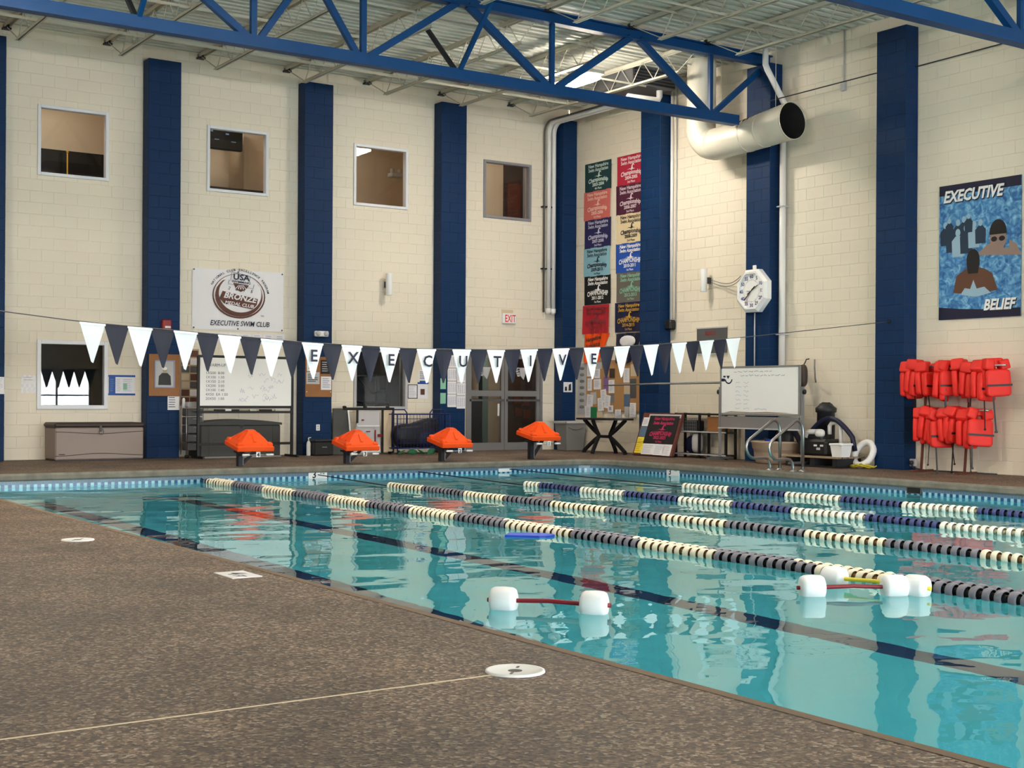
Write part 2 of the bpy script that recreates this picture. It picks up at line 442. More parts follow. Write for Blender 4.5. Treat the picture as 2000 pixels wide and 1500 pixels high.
tag(m.build('wall_left', 'wall_paint'), 'cream wall along the deck beside the viewer', 'wall', kind='structure')

# pilasters: real blocks, one and a half to a course
ph = PH/35
def pil_block(w):
    m = MB(); m.cbox(-w/2+.0012, w/2-.0012, 0, PD, .0012, ph-.0012, .006); return m.mesh('block', 'blue_paint')
PB2, PB1 = pil_block(.4064), pil_block(.2036)
def pilaster(label, loc, rot, w=PW, blocks=True):
    p = MB(); p.box(.004, w-.004, .005, PD, 0, PH-.004); p = p.build('pillar', 'blue_joint' if blocks else 'blue_paint', None, loc, rot); tag(p, label, 'pillar', kind='structure')
    if blocks:
        for k in range(35):
            if k % 2: put('block', PB2, p, (.2032, 0, k*ph)); put('block', PB1, p, (.5082, 0, k*ph))
            else: put('block', PB1, p, (.1018, 0, k*ph)); put('block', PB2, p, (.4068, 0, k*ph))
    return p
for x, l in zip(BACK_P, ('blue block pilaster at the picture edge beside the small taped papers', 'blue block pilaster with red alarm and framed photo board',
                         'blue block pilaster with emergency light and wooden notice board', 'blue block pilaster hung with tall sheets of results by the double door')):
    pilaster(l, (x-PW, -PD, 0), 0)
# the corner one is narrower
p = MB(); p.box(.004, .366, .005, PD, 0, PH-.004); p = p.build('pillar', 'blue_joint', None, (-.37, -PD, 0)); tag(p, 'blue block pilaster filling the corner behind the grey bin', 'pillar', kind='structure')
PBC = MB(); PBC.cbox(.0012, .3685, 0, PD, .0012, ph-.0012, .006); PBC = PBC.mesh('block', 'blue_paint')
for k in range(35): put('block', PBC, p, (0, 0, k*ph))
for y, l in zip(SIDE_P, ('blue block pilaster beside the championship banners', 'blue block pilaster carrying the octagonal clock',
                         'blue block pilaster next to the life jacket rack', 'blue block pilaster past the swimmer poster')):
    pilaster(l, (-PD, y, 0), RW, blocks=y > -11)
for i in range(6): pilaster('plain blue pilaster of the deck-side wall, number %s' % ['one', 'two', 'three', 'four', 'five', 'six'][i], (-HX+PD, -3.457-i*4.6, 0), PI/2, blocks=False)

# ceiling: ribbed steel deck, white joists
m = MB(); per = .19; y = 0.0; prof = []
while y > -HY:
    prof += [(y, 7.5), (y-.095, 7.5), (y-.108, 7.575), (y-.177, 7.575)]; y -= per
prof.append((y, 7.5))
for (ya, za), (yb, zb) in zip(prof, prof[1:]): m.quad((-HX, ya, za), (0, ya, za), (0, yb, zb), (-HX, yb, zb))
m.box(-HX-.2, .2, -HY-.2, .2, 7.62, 7.7)
ceil = tag(m.build('ceiling', 'ceiling_paint'), 'ribbed white steel roof deck on slim open-web joists', 'ceiling', kind='structure')
def joist_meshes(L0, y_lo, y_hi):
    t = MB(); t.box(-.05, -.008, -L0, 0, 7.46, 7.472); t.box(.008, .05, -L0, 0, 7.46, 7.472); t.box(-.05, -.038, -L0, 0, 7.41, 7.46); t.box(.038, .05, -L0, 0, 7.41, 7.46)
    b = MB(); b.box(-.045, -.008, y_lo, y_hi, 7.03, 7.04); b.box(.008, .045, y_lo, y_hi, 7.03, 7.04); b.box(-.018, -.008, y_lo, y_hi, 7.03, 7.075); b.box(.008, .018, y_lo, y_hi, 7.03, 7.075)
    w = MB(); ys = [-.1]; y = y_hi-.06; n = max(2, round((y_hi-y_lo)/.36)); n += n % 2
    pts = [(-.06, 7.43)] + [(y_hi-.06-(y_hi-y_lo-.12)*i/n, 7.05 if i % 2 == 0 else 7.45) for i in range(n+1)] + [(-L0+.06, 7.43)]
    for (ya, za), (yb, zb) in zip(pts, pts[1:]): w.tube([(0, ya, za), (0, yb, zb)], .009, 5, cap=False)
    s = MB(); s.box(-.07, .07, -.12, .02, 7.38, 7.41, 0); s.box(-.05, .05, -.1, -.02, 7.41, 7.46, 0)
    return [t.mesh('top_chord', 'joist_paint'), b.mesh('bottom_chord', 'joist_paint'), w.mesh('web', 'joist_paint'), s.mesh('joist_seat', 'steel_dark')]
TR_Y = [-6.2, -12.5, -18.8, -25.1]
JM = joist_meshes(6.2, -5.5, -.8)
for bay, y0 in enumerate([0, -6.2, -12.5]):
    for k in range(10):
        j = thing('roof_joist', '', ''); del j['label']; del j['category']
        j.parent = ceil; j.location = (-1.59-1.737*k, y0, 0)
        for n, me in zip(('top_chord', 'bottom_chord', 'web', 'joist_seat'), JM): put(n, me, j)
for y, z in ((-1.0, 7.4), (-3.1, 7.4), (-5.0, 7.4), (-2.1, 7.085), (-4.2, 7.085), (-7.4, 7.4), (-9.4, 7.4), (-11.2, 7.4), (-8.6, 7.085), (-10.6, 7.085)):
    m = MB(); m.box(-HX+.4, -.45 if z > 7.2 else -1.3, y-.018, y+.018, z-.005, z); m.box(-HX+.4, -.45 if z > 7.2 else -1.3, y-.018, y-.013, z-.035, z-.005)
    m.build('bridging_bar', 'joist_paint', ceil)

def truss(y, label):
    t = thing('roof_truss', label, 'truss', (0, y, 0), kind='structure')
    m = MB(); m.box(-HX+.02, -.02, -.085, .085, 7.385, 7.405); m.box(-HX+.02, -.02, -.085, .085, 7.22, 7.24); m.box(-HX+.02, -.02, -.012, .012, 7.24, 7.385); m.build('top_chord', 'blue_steel', t)
    m = MB(); m.box(-HX+.85, -.85, -.09, .09, 6.05, 6.07); m.box(-HX+.85, -.85, -.09, .09, 6.2, 6.22); m.box(-HX+.85, -.85, -.012, .012, 6.07, 6.2); m.box(-HX+.85, -.85, -.09, -.07, 6.07, 6.2); m.build('bottom_chord', 'blue_steel', t)
    def web(n, x0, x1, w=.09): m = MB(); m.bar((x0, 0, 6.2), (x1, 0, 7.25), w, w*.9, upv=(0, 1, 0)); m.build(n, 'blue_steel', t)
    for f in (lambda x: x, lambda x: -HX-x):
        web('diagonal', f(-1.40), f(-.1)); web('vertical', f(-1.47), f(-1.47), .075)
        web('diagonal', f(-1.56), f(-3.1), .11)
        web('diagonal', f(-4.83), f(-3.3), .11); web('vertical', f(-4.93), f(-4.93), .075); web('diagonal', f(-5.03), f(-6.55), .11)
        web('diagonal', f(-8.28), f(-6.75), .10); web('vertical', f(-8.38), f(-8.38), .085); web('diagonal', f(-8.48), f(-9.2), .09)
        for sg, mt in ((1, 'steel_dark'), (-1, 'blue_steel')):
            m = MB(); m.bar((f(-6.72), .05*sg, 6.2), (f(-6.72), .95*sg, 7.06), .06, .06); m.build('kicker_brace', mt, t)
    return t
for y, l in zip(TR_Y, ('blue steel roof truss crossing the picture above the lamp', 'blue steel roof truss cut off at the top picture corner', 'blue roof truss above the shallow half of the hall', 'blue roof truss above the viewer')):
    truss(y, l)

# ------------------------------------------------------------------ deck, pool
PX0, PX1, PY0, PY1 = -14.15, -2.36, -27.0, -4.15
def outline(off=0.0):                                       # pool edge, counter-clockwise, rounded far corner by the banner wall
    x0, x1, y0, y1 = PX0+off, PX1-off, PY0+off, PY1-off
    r = .55-off*.5; pts = [(x0, y0), (x1, y0), (x1, y1-r)]
    for i in range(1, 8): a = PI/2*i/8; pts.append((x1-r+r*math.cos(a), y1-r+r*math.sin(a)))
    return pts + [(x1-r, y1), (x0, y1)]
inner = outline(); outer = [(-HX-.2, -HY-.2), (.2, -HY-.2), (.2, .2), (-HX-.2, .2)]
m = MB(); vs = [Vector((x, y, 0)) for x, y in outer+inner]
tri = tessellate_polygon([[Vector((x, y, 0)) for x, y in outer], [Vector((x, y, 0)) for x, y in inner]])
m.add(vs, [tuple(t) if (vs[t[1]]-vs[t[0]]).cross(vs[t[2]]-vs[t[0]]).z > 0 else tuple(t)[::-1] for t in tri])
floor = tag(m.build('floor', 'deck'), 'brown exposed aggregate pool deck', 'floor', kind='structure')
def band(prof, name, mat, parent, segs=None):              # profile of (offset into the pool, height) swept round the pool edge
    m = MB(); loops = [[(x, y, z) for x, y in outline(o)] for o, z in prof]; n = len(loops[0])
    for a, b in zip(loops, loops[1:]):
        for i in range(n):
            if segs and i not in segs: continue
            j = (i+1) % n; m.quad(a[i], a[j], b[j], b[i])
    return m.build(name, mat, parent)
pool = thing('pool_basin', 'turquoise lap pool basin with checkered waterline tiles', 'pool', (0, 0, 0), kind='structure')
nO = len(inner)
prof = [(-.05, .002), (.0, .004), (.018, -.004), (.028, -.03), (.028, -.085), (.015, -.105), (.0, -.108)]
band(prof, 'coping', 'coping', pool, set(range(1, nO-1)))
band(prof, 'coping', 'coping_tan', pool, {0, nO-1})
FLOOR_Z = -1.25
band([(.001, -.1), (.001, FLOOR_Z)], 'basin_wall', 'basin', pool)
m = MB(); m.quad((PX0, PY0, FLOOR_Z), (PX1, PY0, FLOOR_Z), (PX1, PY1, FLOOR_Z), (PX0, PY1, FLOOR_Z)); m.build('basin_floor', 'basin', pool)
for x in (-12.95, -11.15):
    m = MB(); m.box(x-.13, x+.13, PY0+1.5, PY1-1.6, FLOOR_Z, FLOOR_Z+.004)
    if x > -12: m.box(x-.45, x+.45, PY1-1.86, PY1-1.6, FLOOR_Z, FLOOR_Z+.004)
    m.build('lane_marking', 'line_tile', pool)
# waterline tiles: two rows of 5 cm squares
path = inner[1:nO]; tl = MB(); T = .0508; k = 0
for (ax, ay), (bx, by) in zip(path, path[1:]):
    L = math.hypot(bx-ax, by-ay); n = max(1, round(L/T)); ux, uy = (bx-ax)/L, (by-ay)/L; nx, ny = -uy, ux
    for i in range(n):
        s0, s1 = L*i/n+.0025, L*(i+1)/n-.0025; k += 1
        for row, (z0, z1) in enumerate(((-.155, -.110), (-.205, -.158))):
            mi = (1 if k % 2 else 0) if row else 2
            p = [(ax+ux*s+nx*.004, ay+uy*s+ny*.004, z) for z in (z0, z1) for s in (s0, s1)]
            tl.add(p, [(0, 1, 3, 2)], mi)
            if row: tl.add([(x, y, z-.05) for x, y, z in p], [(0, 1, 3, 2)], 0 if mi else 1)
t = tl.build('waterline_tiles', ['tile_dark', 'tile_light', 'tile_mid'], pool); t['kind'] = 'stuff'
band([(.003, -.108), (.003, -.27)], 'tile_bed', 'grout', pool)
WZ = -.2
m = MB(); o = outline(.001); m.add([(x, y, WZ) for x, y in o], [tuple(range(len(o)))])
wt = tag(m.build('pool_water', 'water'), 'calm rippled turquoise water filling the lap pool', 'water', kind='structure')
# skimmer mouth and depth markers in the tile band
m = MB(); m.box(0, .26, -.012, .0, -.19, -.085, 0); m.box(.02, .24, -.016, -.011, -.18, -.1, 1)
tag(m.build('skimmer_mouth', ['dark_grey', 'black'], None, (PX1+.002, -11.33, 0), RW), 'dark skimmer opening in the pool wall below the life jackets', 'skimmer')
def marker(label, loc, rot, w, z0, z1, lines):
    t = thing('depth_marker', label, 'marker', loc, rot)
    m = MB(); m.box(0, w, -.010, 0, z0, z1); m.build('tile', 'paper', t)
    for s, x, z, sz in lines: m = MB(); text(m, s, x, z, sz, -.0115, bold=.02); m.build('numeral', 'black', t)
marker('white depth marker tile reading three and a half under the starting blocks', (-8.25, PY1, 0), 0, .33, -.22, -.06, [('3', .1, -.19, .16), ('1/2', .24, -.13, .07)])
marker('slim white marker tile at waterline below the first starting block', (-4.57, PY1, 0), 0, .27, -.185, -.125, [])
marker('white depth marker tile in the side pool wall below the leaning poster board', (PX1, -6.13, 0), RW, .33, -.2, -.055, [('3', .09, -.185, .15), ('1/2', .23, -.12, .06)])
t = thing('deck_marker', 'square white depth tile set in the near deck edge', 'marker', (-14.4, -16.05, 0))
m = MB(); m.cbox(-.1, .1, -.155, .155, -.004, .005, .002); m.build('tile', 'paper', t)
for s, x, sz in (('4', 0, .17), ('FT', .13, .09)):
    m = MB(); text(m, s, x, 0, sz, bold=.02); m.v = [(-.055+z, .03-x*.9, .0062) for x, y, z in m.v]; m.build('lettering', 'near_black', t)
for x, y, l in ((-14.655, -13.485, 'small round white skimmer lid far along the near deck'), (-14.607, -19.465, 'large-looking round white skimmer lid in front with dark centre hole')):
    t = thing('skimmer_cover', l, 'cover', (x, y, 0), group='skimmer lids')
    m = MB(); m.lathe([(.03, .004), (.06, .006), (.105, .006), (.112, .009), (.122, .008), (.124, 0)], n=40); m.build('cover_plate', 'white', t)
    m = MB(); m.disc((0, 0, .0045), .03, 20); m.build('finger_hole', 'black', t)
    for a in (.8, 3.9):
        m = MB(); m.box(-.018, .018, -.006, .006, .006, .0072); o = m.build('screw_slot', 'dark_grey', t); o.location = (.065*math.cos(a), .065*math.sin(a), 0); o.rotation_euler = (0, 0, a)
for y, l in ((-19.475, 'pale caulked joint line across the deck to the nearer lid'), (-13.54, 'pale caulked joint line across the deck to the farther lid')):
    m = MB(); m.box(-HX, -14.72 if y < -15 else -14.77, y-.005, y+.005, 0, .002)
    tag(m.build('trim_joint', 'coping_tan' if y > -15 else 'beige'), l, 'joint', kind='structure')
# ------------------------------------------------------------------ rooms behind the back wall, windows, door
def room(label, x0, x1, y1, z0, z1, mats, watt=0, lx=0):
    r = thing('room_shell', label, 'room', (0, 0, 0), kind='structure'); m = MB(); y0 = .2
    m.quad((x0, y1, z0), (x1, y1, z0), (x1, y1, z1), (x0, y1, z1), 0); m.quad((x0, y0, z0), (x0, y1, z0), (x0, y1, z1), (x0, y0, z1), 0)
    m.quad((x1, y0, z0), (x1, y1, z0), (x1, y1, z1), (x1, y0, z1), 0); m.quad((x0, y0, z0), (x1, y0, z0), (x1, y1, z0), (x0, y1, z0), 1)
    m.quad((x0, y0, z1), (x1, y0, z1), (x1, y1, z1), (x0, y1, z1), 0)
    if x1 > 0: m.quad((-.05, y0, z0), (x1, y0, z0), (x1, y0, z1), (-.05, y0, z1), 0)
    m.build('room_walls', mats, r)
    if watt:
        m = MB(); m.lathe([(.0, -.02), (.14, -.02), (.16, 0)], (lx or (x0+x1)/2, (y0+y1)/2-.3, z1-.01)); m.build('added_light_disc', 'white', r)
        ld = bpy.data.lights.new('added_room_light', 'AREA'); ld.size = .35; ld.energy = watt; ld.color = (1, .9, .8)  # unseen light, with its disc, added to brighten the room
        lo = bpy.data.objects.new('added_room_light', ld); COL.objects.link(lo); lo.parent = r; lo.location = (lx or (x0+x1)/2, (y0+y1)/2-.3, z1-.05)
    return r
r1 = room('upstairs room with half-dark back wall behind first upper window', -12.4, -9.35, 2.2, 4.4, 7.2, ['beige', 'black'], 11)
m = MB(); m.box(-12.4, -9.35, 2.1, 2.19, 4.4, 5.8); m.build('dark_panel', 'black_gloss', r1)
m = MB(); m.tube([(-10.42, 1.9, 4.4), (-10.42, 1.9, 5.78)], .014, 8); m.lathe([(.014, 0), (.03, .02), (.014, .05)], (-10.42, 1.9, 5.72)); m.build('brass_pole', 'gold', r1)
r2 = room('upstairs room with wall television behind second upper window', -9.3, -6.3, 2.4, 4.4, 7.2, ['beige', 'black'], 11)
m = MB(); m.box(-6.98, -6.3, 1.6, 2.4, 4.4, 7.2); m.build('wall_return', 'beige', r2)
m = MB(); m.box(-9.3, -6.3, 1.2, 1.3, 4.4, 5.25); m.build('counter', 'lid_brown', r2)
r3 = room('plain beige upstairs room behind third upper window', -6.2, -2.65, 2.4, 4.4, 7.4, ['beige', 'beige_dim'], 12, -5.95)
m = MB(); m.cbox(-3.50, -3.20, 1.75, 1.95, 5.93, 6.03, .02); m.squad((-3.45, 1.8, 6.07), (.05, .06, .05), .8); m.squad((-3.27, 1.8, 6.07), (.05, .06, .05), .8); m.build('wall_light', 'light_grey', r3)
r4 = room('upstairs room with brown door behind fourth upper window', -2.6, .6, 2.0, 4.4, 7.2, ['beige', 'lid_brown'], 9, -1.1)
m = MB(); m.box(-.36, .0, 1.88, 1.93, 4.4, 6.1); m.build('room_door', 'brown', r4)
m = MB(); m.box(-.42, .6, 1.94, 1.99, 4.4, 7.2); m.build('wood_wall', 'lid_brown', r4); m = MB(); m.box(.10, .15, 1.86, 1.94, 4.4, 7.2); m.build('white_post', 'light_grey', r4)
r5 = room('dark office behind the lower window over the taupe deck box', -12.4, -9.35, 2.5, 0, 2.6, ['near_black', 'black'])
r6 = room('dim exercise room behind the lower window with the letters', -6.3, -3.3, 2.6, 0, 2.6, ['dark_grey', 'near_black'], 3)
m = MB()
m.tube([(-4.95, 1.1, .3), (-4.95, 1.1, 1.15), (-4.65, 1.1, 1.55), (-3.95, 1.1, 1.6), (-3.95, 1.1, .3)], .03, 8)
m.tube([(-4.65, 1.1, 1.55), (-4.3, 1.1, 1.2), (-3.95, 1.1, 1.3)], .025, 8); m.tube([(-5.0, 1.1, 1.12), (-4.4, 1.1, 1.0), (-3.9, 1.1, 1.02)], .035, 8); m.tube([(-4.2, 1.1, 1.6), (-4.2, 1.1, .3)], .02, 8)
m.build('exercise_frame', 'black', r6)
m = MB(); m.cbox(-5.1, -4.75, 1.0, 1.2, 1.0, 1.22, .02); m.build('console', 'light_grey', r6)
m = MB(); m.box(-3.95, -3.7, .5, .55, .6, 2.3); m.build('painted_highlight', 'light_grey', r6)  # pale strip painted in for a highlight at the right of the room
M('green_grey', (96, 110, 100), .7)
r7 = room('lobby behind the glass double door', -2.9, 1.7, 2.6, 0, 2.7, ['beige_dim', 'lid_brown'], 9, -.9)
m = MB(); m.box(-.28, 1.7, 2.0, 2.1, 0, 2.7); m.build('dark_partition', 'lid_brown', r7)
m = MB(); m.box(-1.02, -.86, 1.9, 2.06, 0, 2.7); m.build('green_post', 'green_grey', r7)
m = MB(); m.box(-2.2, -1.12, 2.2, 2.3, 0, 2.1); m.build('dark_box', 'black', r7)  # plain black box at the left of the lobby
m = MB(); m.bar((-1.35, 1.6, .02), (-1.2, 1.9, 1.1), .25, .04); m.build('leaning_board', 'black', r7)
for a, b, c, d in ((-.1, .1, 1.0, 1.2), (.15, .35, .95, 1.2), (-.05, .15, .7, .9), (.2, .38, .65, .85)): m = MB(); m.box(a, b, 1.985, 1.998, c, d); m.build('pinned_notice', 'brown', r7)
tv = thing('television', 'black wall television seen through second upper window', 'television', (-7.46, 1.4, 6.30))
m = MB(); m.cbox(-.42, .35, -.05, .05, -.28, .3, .02); m.build('casing', 'black', tv)
m = MB(); m.box(-.39, .32, -.056, -.05, -.25, .27); m.build('screen', 'black_gloss', tv)
for x, z, w, h in ((-.33, .05, .05, .06), (-.12, .13, .05, .05), (-.02, .02, .07, .03), (-.25, -.1, .1, .02), (.1, -.12, .1, .02), (.14, .12, .12, .08)): m = MB(); m.box(x, x+w, -.058, -.0565, z, z+h); m.build('screen_glint', 'tile_mid', tv)
m = MB(); m.bar((0, .05, 0), (.3, .85, .1), .05, .05); m.build('wall_bracket', 'black', tv)

def window(n, label, x0, x1, z0, z1, mat='window_white', fwid=.055):
    w = thing('window_%d' % n, label, 'window', ((x0+x1)/2, 0, z0), kind='structure'); h = (x1-x0)/2; H = z1-z0
    for a, b, c, d in ((-h, -h+fwid, 0, H), (h-fwid, h, 0, H)): m = MB(); m.cbox(a, b, -.03, .1, c, d, .006); m.build('frame_jamb', mat, w)
    for a, b, c, d in ((-h+fwid, h-fwid, 0, fwid), (-h+fwid, h-fwid, H-fwid, H)): m = MB(); m.cbox(a, b, -.03, .1, c, d, .006); m.build('frame_rail', mat, w)
    m = MB(); m.quad((-h+.04, .05, .04), (h-.04, .05, .04), (h-.04, .05, H-.04), (-h+.04, .05, H-.04)); m.build('pane', 'glass', w)
for i, (x0, x1) in enumerate(WIN_UP):
    window(i+1, ('square upper window with half-dark room behind', 'square upper window showing a wall television', 'plain square upper window above the tube wall lamp', 'grey framed square upper window above the exit sign')[i],
           x0, x1, 4.955, 6.185, 'window_grey' if i == 3 else 'window_white')
window(5, 'white framed lower window above the taupe deck box', WIN_LO[0][0], WIN_LO[0][1], .88, 2.09, fwid=.07)
window(6, 'grey framed lower window behind the lettered pennants', WIN_LO[1][0], WIN_LO[1][1], .88, 2.09, 'light_grey', .06)

d = thing('door_1', 'grey aluminium double glass door below the exit sign', 'door', (DOOR[0], 0, 0), kind='structure'); dw = DOOR[1]-DOOR[0]
for a, b, c, e in ((0, .06, 0, 2.12), (dw-.06, dw, 0, 2.12), (.06, dw-.06, 2.06, 2.12)): m = MB(); m.box(a, b, -.02, .12, c, e); m.build('door_frame', 'aluminium', d)
lw = (dw-.12)/2
for i in range(2):
    x0 = .06+i*lw; lf = MB()
    for a, b, c, e in ((x0+.005, x0+.085, .01, 2.05), (x0+lw-.085, x0+lw-.005, .01, 2.05), (x0+.085, x0+lw-.085, .01, .17), (x0+.085, x0+lw-.085, 1.97, 2.05), (x0+.085, x0+lw-.085, 1.16, 1.28)): lf.box(a, b, .0, .05, c, e)
    lf = lf.build('door_leaf', 'aluminium', d)
    m = MB(); m.quad((x0+.08, .03, .16), (x0+lw-.08, .03, .16), (x0+lw-.08, .03, 1.98), (x0+.08, .03, 1.98)); m.build('door_glass', 'glass', lf)
    m = MB(); m.box(x0+.04, x0+lw-.04, -.07, -.04, 1.055, 1.095); m.box(x0+.04, x0+.09, -.05, 0, 1.05, 1.1); m.box(x0+lw-.09, x0+lw-.04, -.05, 0, 1.05, 1.1); m.build('push_bar', 'dark_grey', lf)
    m = MB(); cx = x0+.47+i*.02; m.flat([(cx-.16, 1.78), (cx+.12, 1.78), (cx+.02, 1.52), (cx-.08, 1.62)], .026)
    for k in range(4): m.flat([(cx-.2+.015*k, 1.76-.045*k), (cx-.08, 1.76-.045*k), (cx-.08, 1.725-.045*k), (cx-.19+.015*k, 1.725-.045*k)], .026)
    m.build('door_emblem', 'light_grey', lf)
m = MB(); m.box(.80, .83, -.03, 0, .74, 1.0); m.build('pull_handle', 'white', d)

# ------------------------------------------------------------------ things on the back wall
def on_wall(name, label, cat, x, z, side=False, off=0.0, **k):       # hung on the back wall at x, or on the side wall at y = x
    return thing(name, label, cat, (-off, x, z) if side else (x, -off, z), RW if side else 0, **k)
def sheet(mb, x0, x1, z0, z1, y=-.003, mi=0, rot=0):
    cx, cz = (x0+x1)/2, (z0+z1)/2; c, s = math.cos(rot), math.sin(rot)
    p = [((x-cx)*c-(z-cz)*s+cx, (x-cx)*s+(z-cz)*c+cz) for x, z in ((x0, z0), (x1, z0), (x1, z1), (x0, z1))]
    return mb.prism(p, y, y+.002, mi)
def lines(mb, x0, x1, z0, z1, n, y, mi=0, rnd=random, th=.006):
    for i in range(n):
        z = z1-(z1-z0)*(i+.5)/n; mb.quad((x0, y, z), (x0+(x1-x0)*(.6+.4*rnd.random()), y, z), (x0+(x1-x0)*(.6+.4*rnd.random()), y, z+th), (x0, y, z+th), mi)
    return mb

b = on_wall('club_banner', 'white vinyl banner with bronze medal swim club emblem', 'banner', -8.66, 2.37)
m = MB(); n = 24
for i in range(n):
    for j in range(8):
        q = [(1.83*(i+a)/n, -.012-.006*math.sin((i+a)*.7)*math.sin((j+e)*.5), 1.14*(j+e)/8) for a, e in ((0, 0), (1, 0), (1, 1), (0, 1))]; m.add(q, [(0, 1, 2, 3)], smooth=True)
m.build('vinyl', 'paper', b)
m = MB(); cx, cz, Y = .92, .65, -.021
ring(m, cx, cz, .505, .53, Y, sz=.80, dz=.012, dx=0); ring(m, cx, cz, .43, .475, Y, a0=PI*.74, a1=PI*2.2, sz=.82, dx=.025, dz=.045)
m.flat([(cx-.33, .735), (cx+.38, .61), (cx+.36, .50), (cx+.27, .41), (cx-.3, .5), (cx-.39, .6)], Y)
m.flat([(cx-.12, .90), (cx+.20, .86), (cx+.13, .775), (cx+.03, .73), (cx-.06, .775)], Y)
m.build('emblem', 'brown', b)
Y2 = -.0235
for t_, x, z, sz, bo, sh, ro, sx, mt in (('BRONZE', cx+.01, .575, .155, .03, .25, -.12, 1.08, 'paper'), ('MEDAL CLUB', cx, .465, .088, .02, .2, -.11, 1.12, 'paper'), ('USA', cx+.04, .955, .15, .03, 0, -.06, 1.2, 'navy'),
                                         ('SWIMMING', cx+.04, .895, .06, .015, 0, -.08, 1.25, 'navy'), *[(ch, cx+.02+(k-1.5)*.15, .745-(k-1.5)*.015, .08, .01, .2, -.10, 1.1, 'navy') for k, ch in enumerate('2015')], ('EXECUTIVE SWIM CLUB', cx+.02, .085, .135, .012, .2, 0, .83, 'navy'), ('TM', cx+.47, .27, .05, 0, 0, 0, 1, 'navy')):
    m = MB(); text(m, t_, x, z, sz, Y2, bold=bo, shear=sh, rot=ro, sx=sx); m.build('lettering', mt, b)
for k in range(5): m = MB(); m.flat([(cx-.09+.055*k, .78), (cx-.07+.055*k, .78), (cx-.0+.022*k, .86), (cx-.015+.022*k, .86)], Y2); m.build('emblem_ray', 'paper', b)
m = MB()
for (a, c), (e, g) in (((-.17, .94), (-.15, 1.1)), ((-.15, 1.1), (.22, 1.03)), ((.22, 1.03), (.2, .93)), ((-.22, .88), (-.2, .95)), ((-.22, .88), (.28, .80)), ((.28, .80), (.3, .88))):
    m.bar((cx+a, Y2, c), (cx+e, Y2, g), .003, .012, upv=(0, 1, 0))
m.build('shield_outline', 'navy', b)
s = 'NATIONAL CLUB EXCELLENCE PROGRAM'
for i, ch in enumerate(s):
    if ch == ' ': continue
    a = PI*.86-(PI*.80)*i/(len(s)-1); m = MB(); text(m, ch, cx+.575*math.cos(a), cz+.475*math.sin(a), .062, Y2, bold=.015, rot=a-PI/2); m.build('letter', 'navy', b)
for i, (x, z) in enumerate(((.03, 1.11), (.9, 1.1), (1.8, 1.11), (.03, .03), (.9, .03), (1.8, .03))):
    m = MB(); m.lathe([(.004, -.03), (.014, -.028), (.016, -.02)], (x, 0, z), 'y', 10); m.disc((x, -.029, z), .013, 10, 'y'); m.build('grommet', 'dark_grey', b)

c = on_wall('card_strip', 'row of small white team cards under the medal banner', 'cards', -8.62, 2.12)
for i in range(8):
    m = MB(); sheet(m, .23*i, .23*i+.215, 0, .2); k = m.build('card', 'paper', c)
    m = MB(); lines(m, .23*i+.05, .23*i+.19, .04, .17, 4, -.0045, th=.01); m.build('print', 'marker_faint', k)
p = on_wall('photo_collage', 'narrow collage of pinned team photos behind the drawers', 'collage', -8.88, .95)
m = MB(); m.box(0, .36, -.008, 0, 0, 1.05); m.build('backing', 'beige_dim', p); rn = random.Random(3)
for i in range(14):
    x, z = .02+(i % 2)*.17+rn.random()*.01, .03+(i//2)*.145; m = MB(); sheet(m, x, x+.15, z, z+.12, -.011); m.build('photo', ['paper', 'dark_grey', 'navy', 'beige', 'brown'][rn.randrange(5)], p)
for x, z, w, h, l, blue in ((-11.72, 1.16, .25, .31, 'crumpled blank paper taped beside the lower window', 0), (-10.2, 1.13, .47, .36, 'pair of notices held with blue tape beside the lower window', 1)):
    t = on_wall('taped_notice', l, 'notice', x, z)
    if not blue:
        m = MB(); n = 6
        for i in range(n):
            for j in range(n): m.add([(w*(i+a)/n, -.006-.008*math.sin(3*(i+a)+2*(j+e)), h*(j+e)/n) for a, e in ((0, 0), (1, 0), (1, 1), (0, 1))], [(0, 1, 2, 3)], smooth=True)
        m.build('paper_sheet', 'paper', t); m = MB(); lines(m, .04, .2, .2, .29, 2, -.018, th=.012); m.build('print', 'light_grey', t)
    else:
        for k, (a, e, mt) in enumerate(((0, .12, 'tape_blue'), (.12, .24, 'paper'), (.24, .47, 'paper'))):
            m = MB(); sheet(m, a, e, .02, .33); s_ = m.build('paper_sheet', mt, t); m = MB(); lines(m, a+.02, e-.02, .06, .3, 7, -.0045); m.build('print', 'marker_faint', s_)
        m = MB(); m.box(.26, .33, -.005, -.004, .1, .22); m.build('green_picture', 'mint', t)
        for z0 in (0, .33): m = MB(); m.box(-.01, .48, -.006, -.003, z0, z0+.035); m.build('tape', 'tape_blue', t)
t = on_wall('taped_page', 'page taped to the blue pilaster at the picture edge', 'notice', -12.27, 1.14, off=PD)
m = MB(); sheet(m, 0, .2, 0, .29); m.build('paper_sheet', 'paper', t); m = MB(); lines(m, .02, .18, .03, .27, 7, -.0045); m.build('print', 'marker_faint', t)

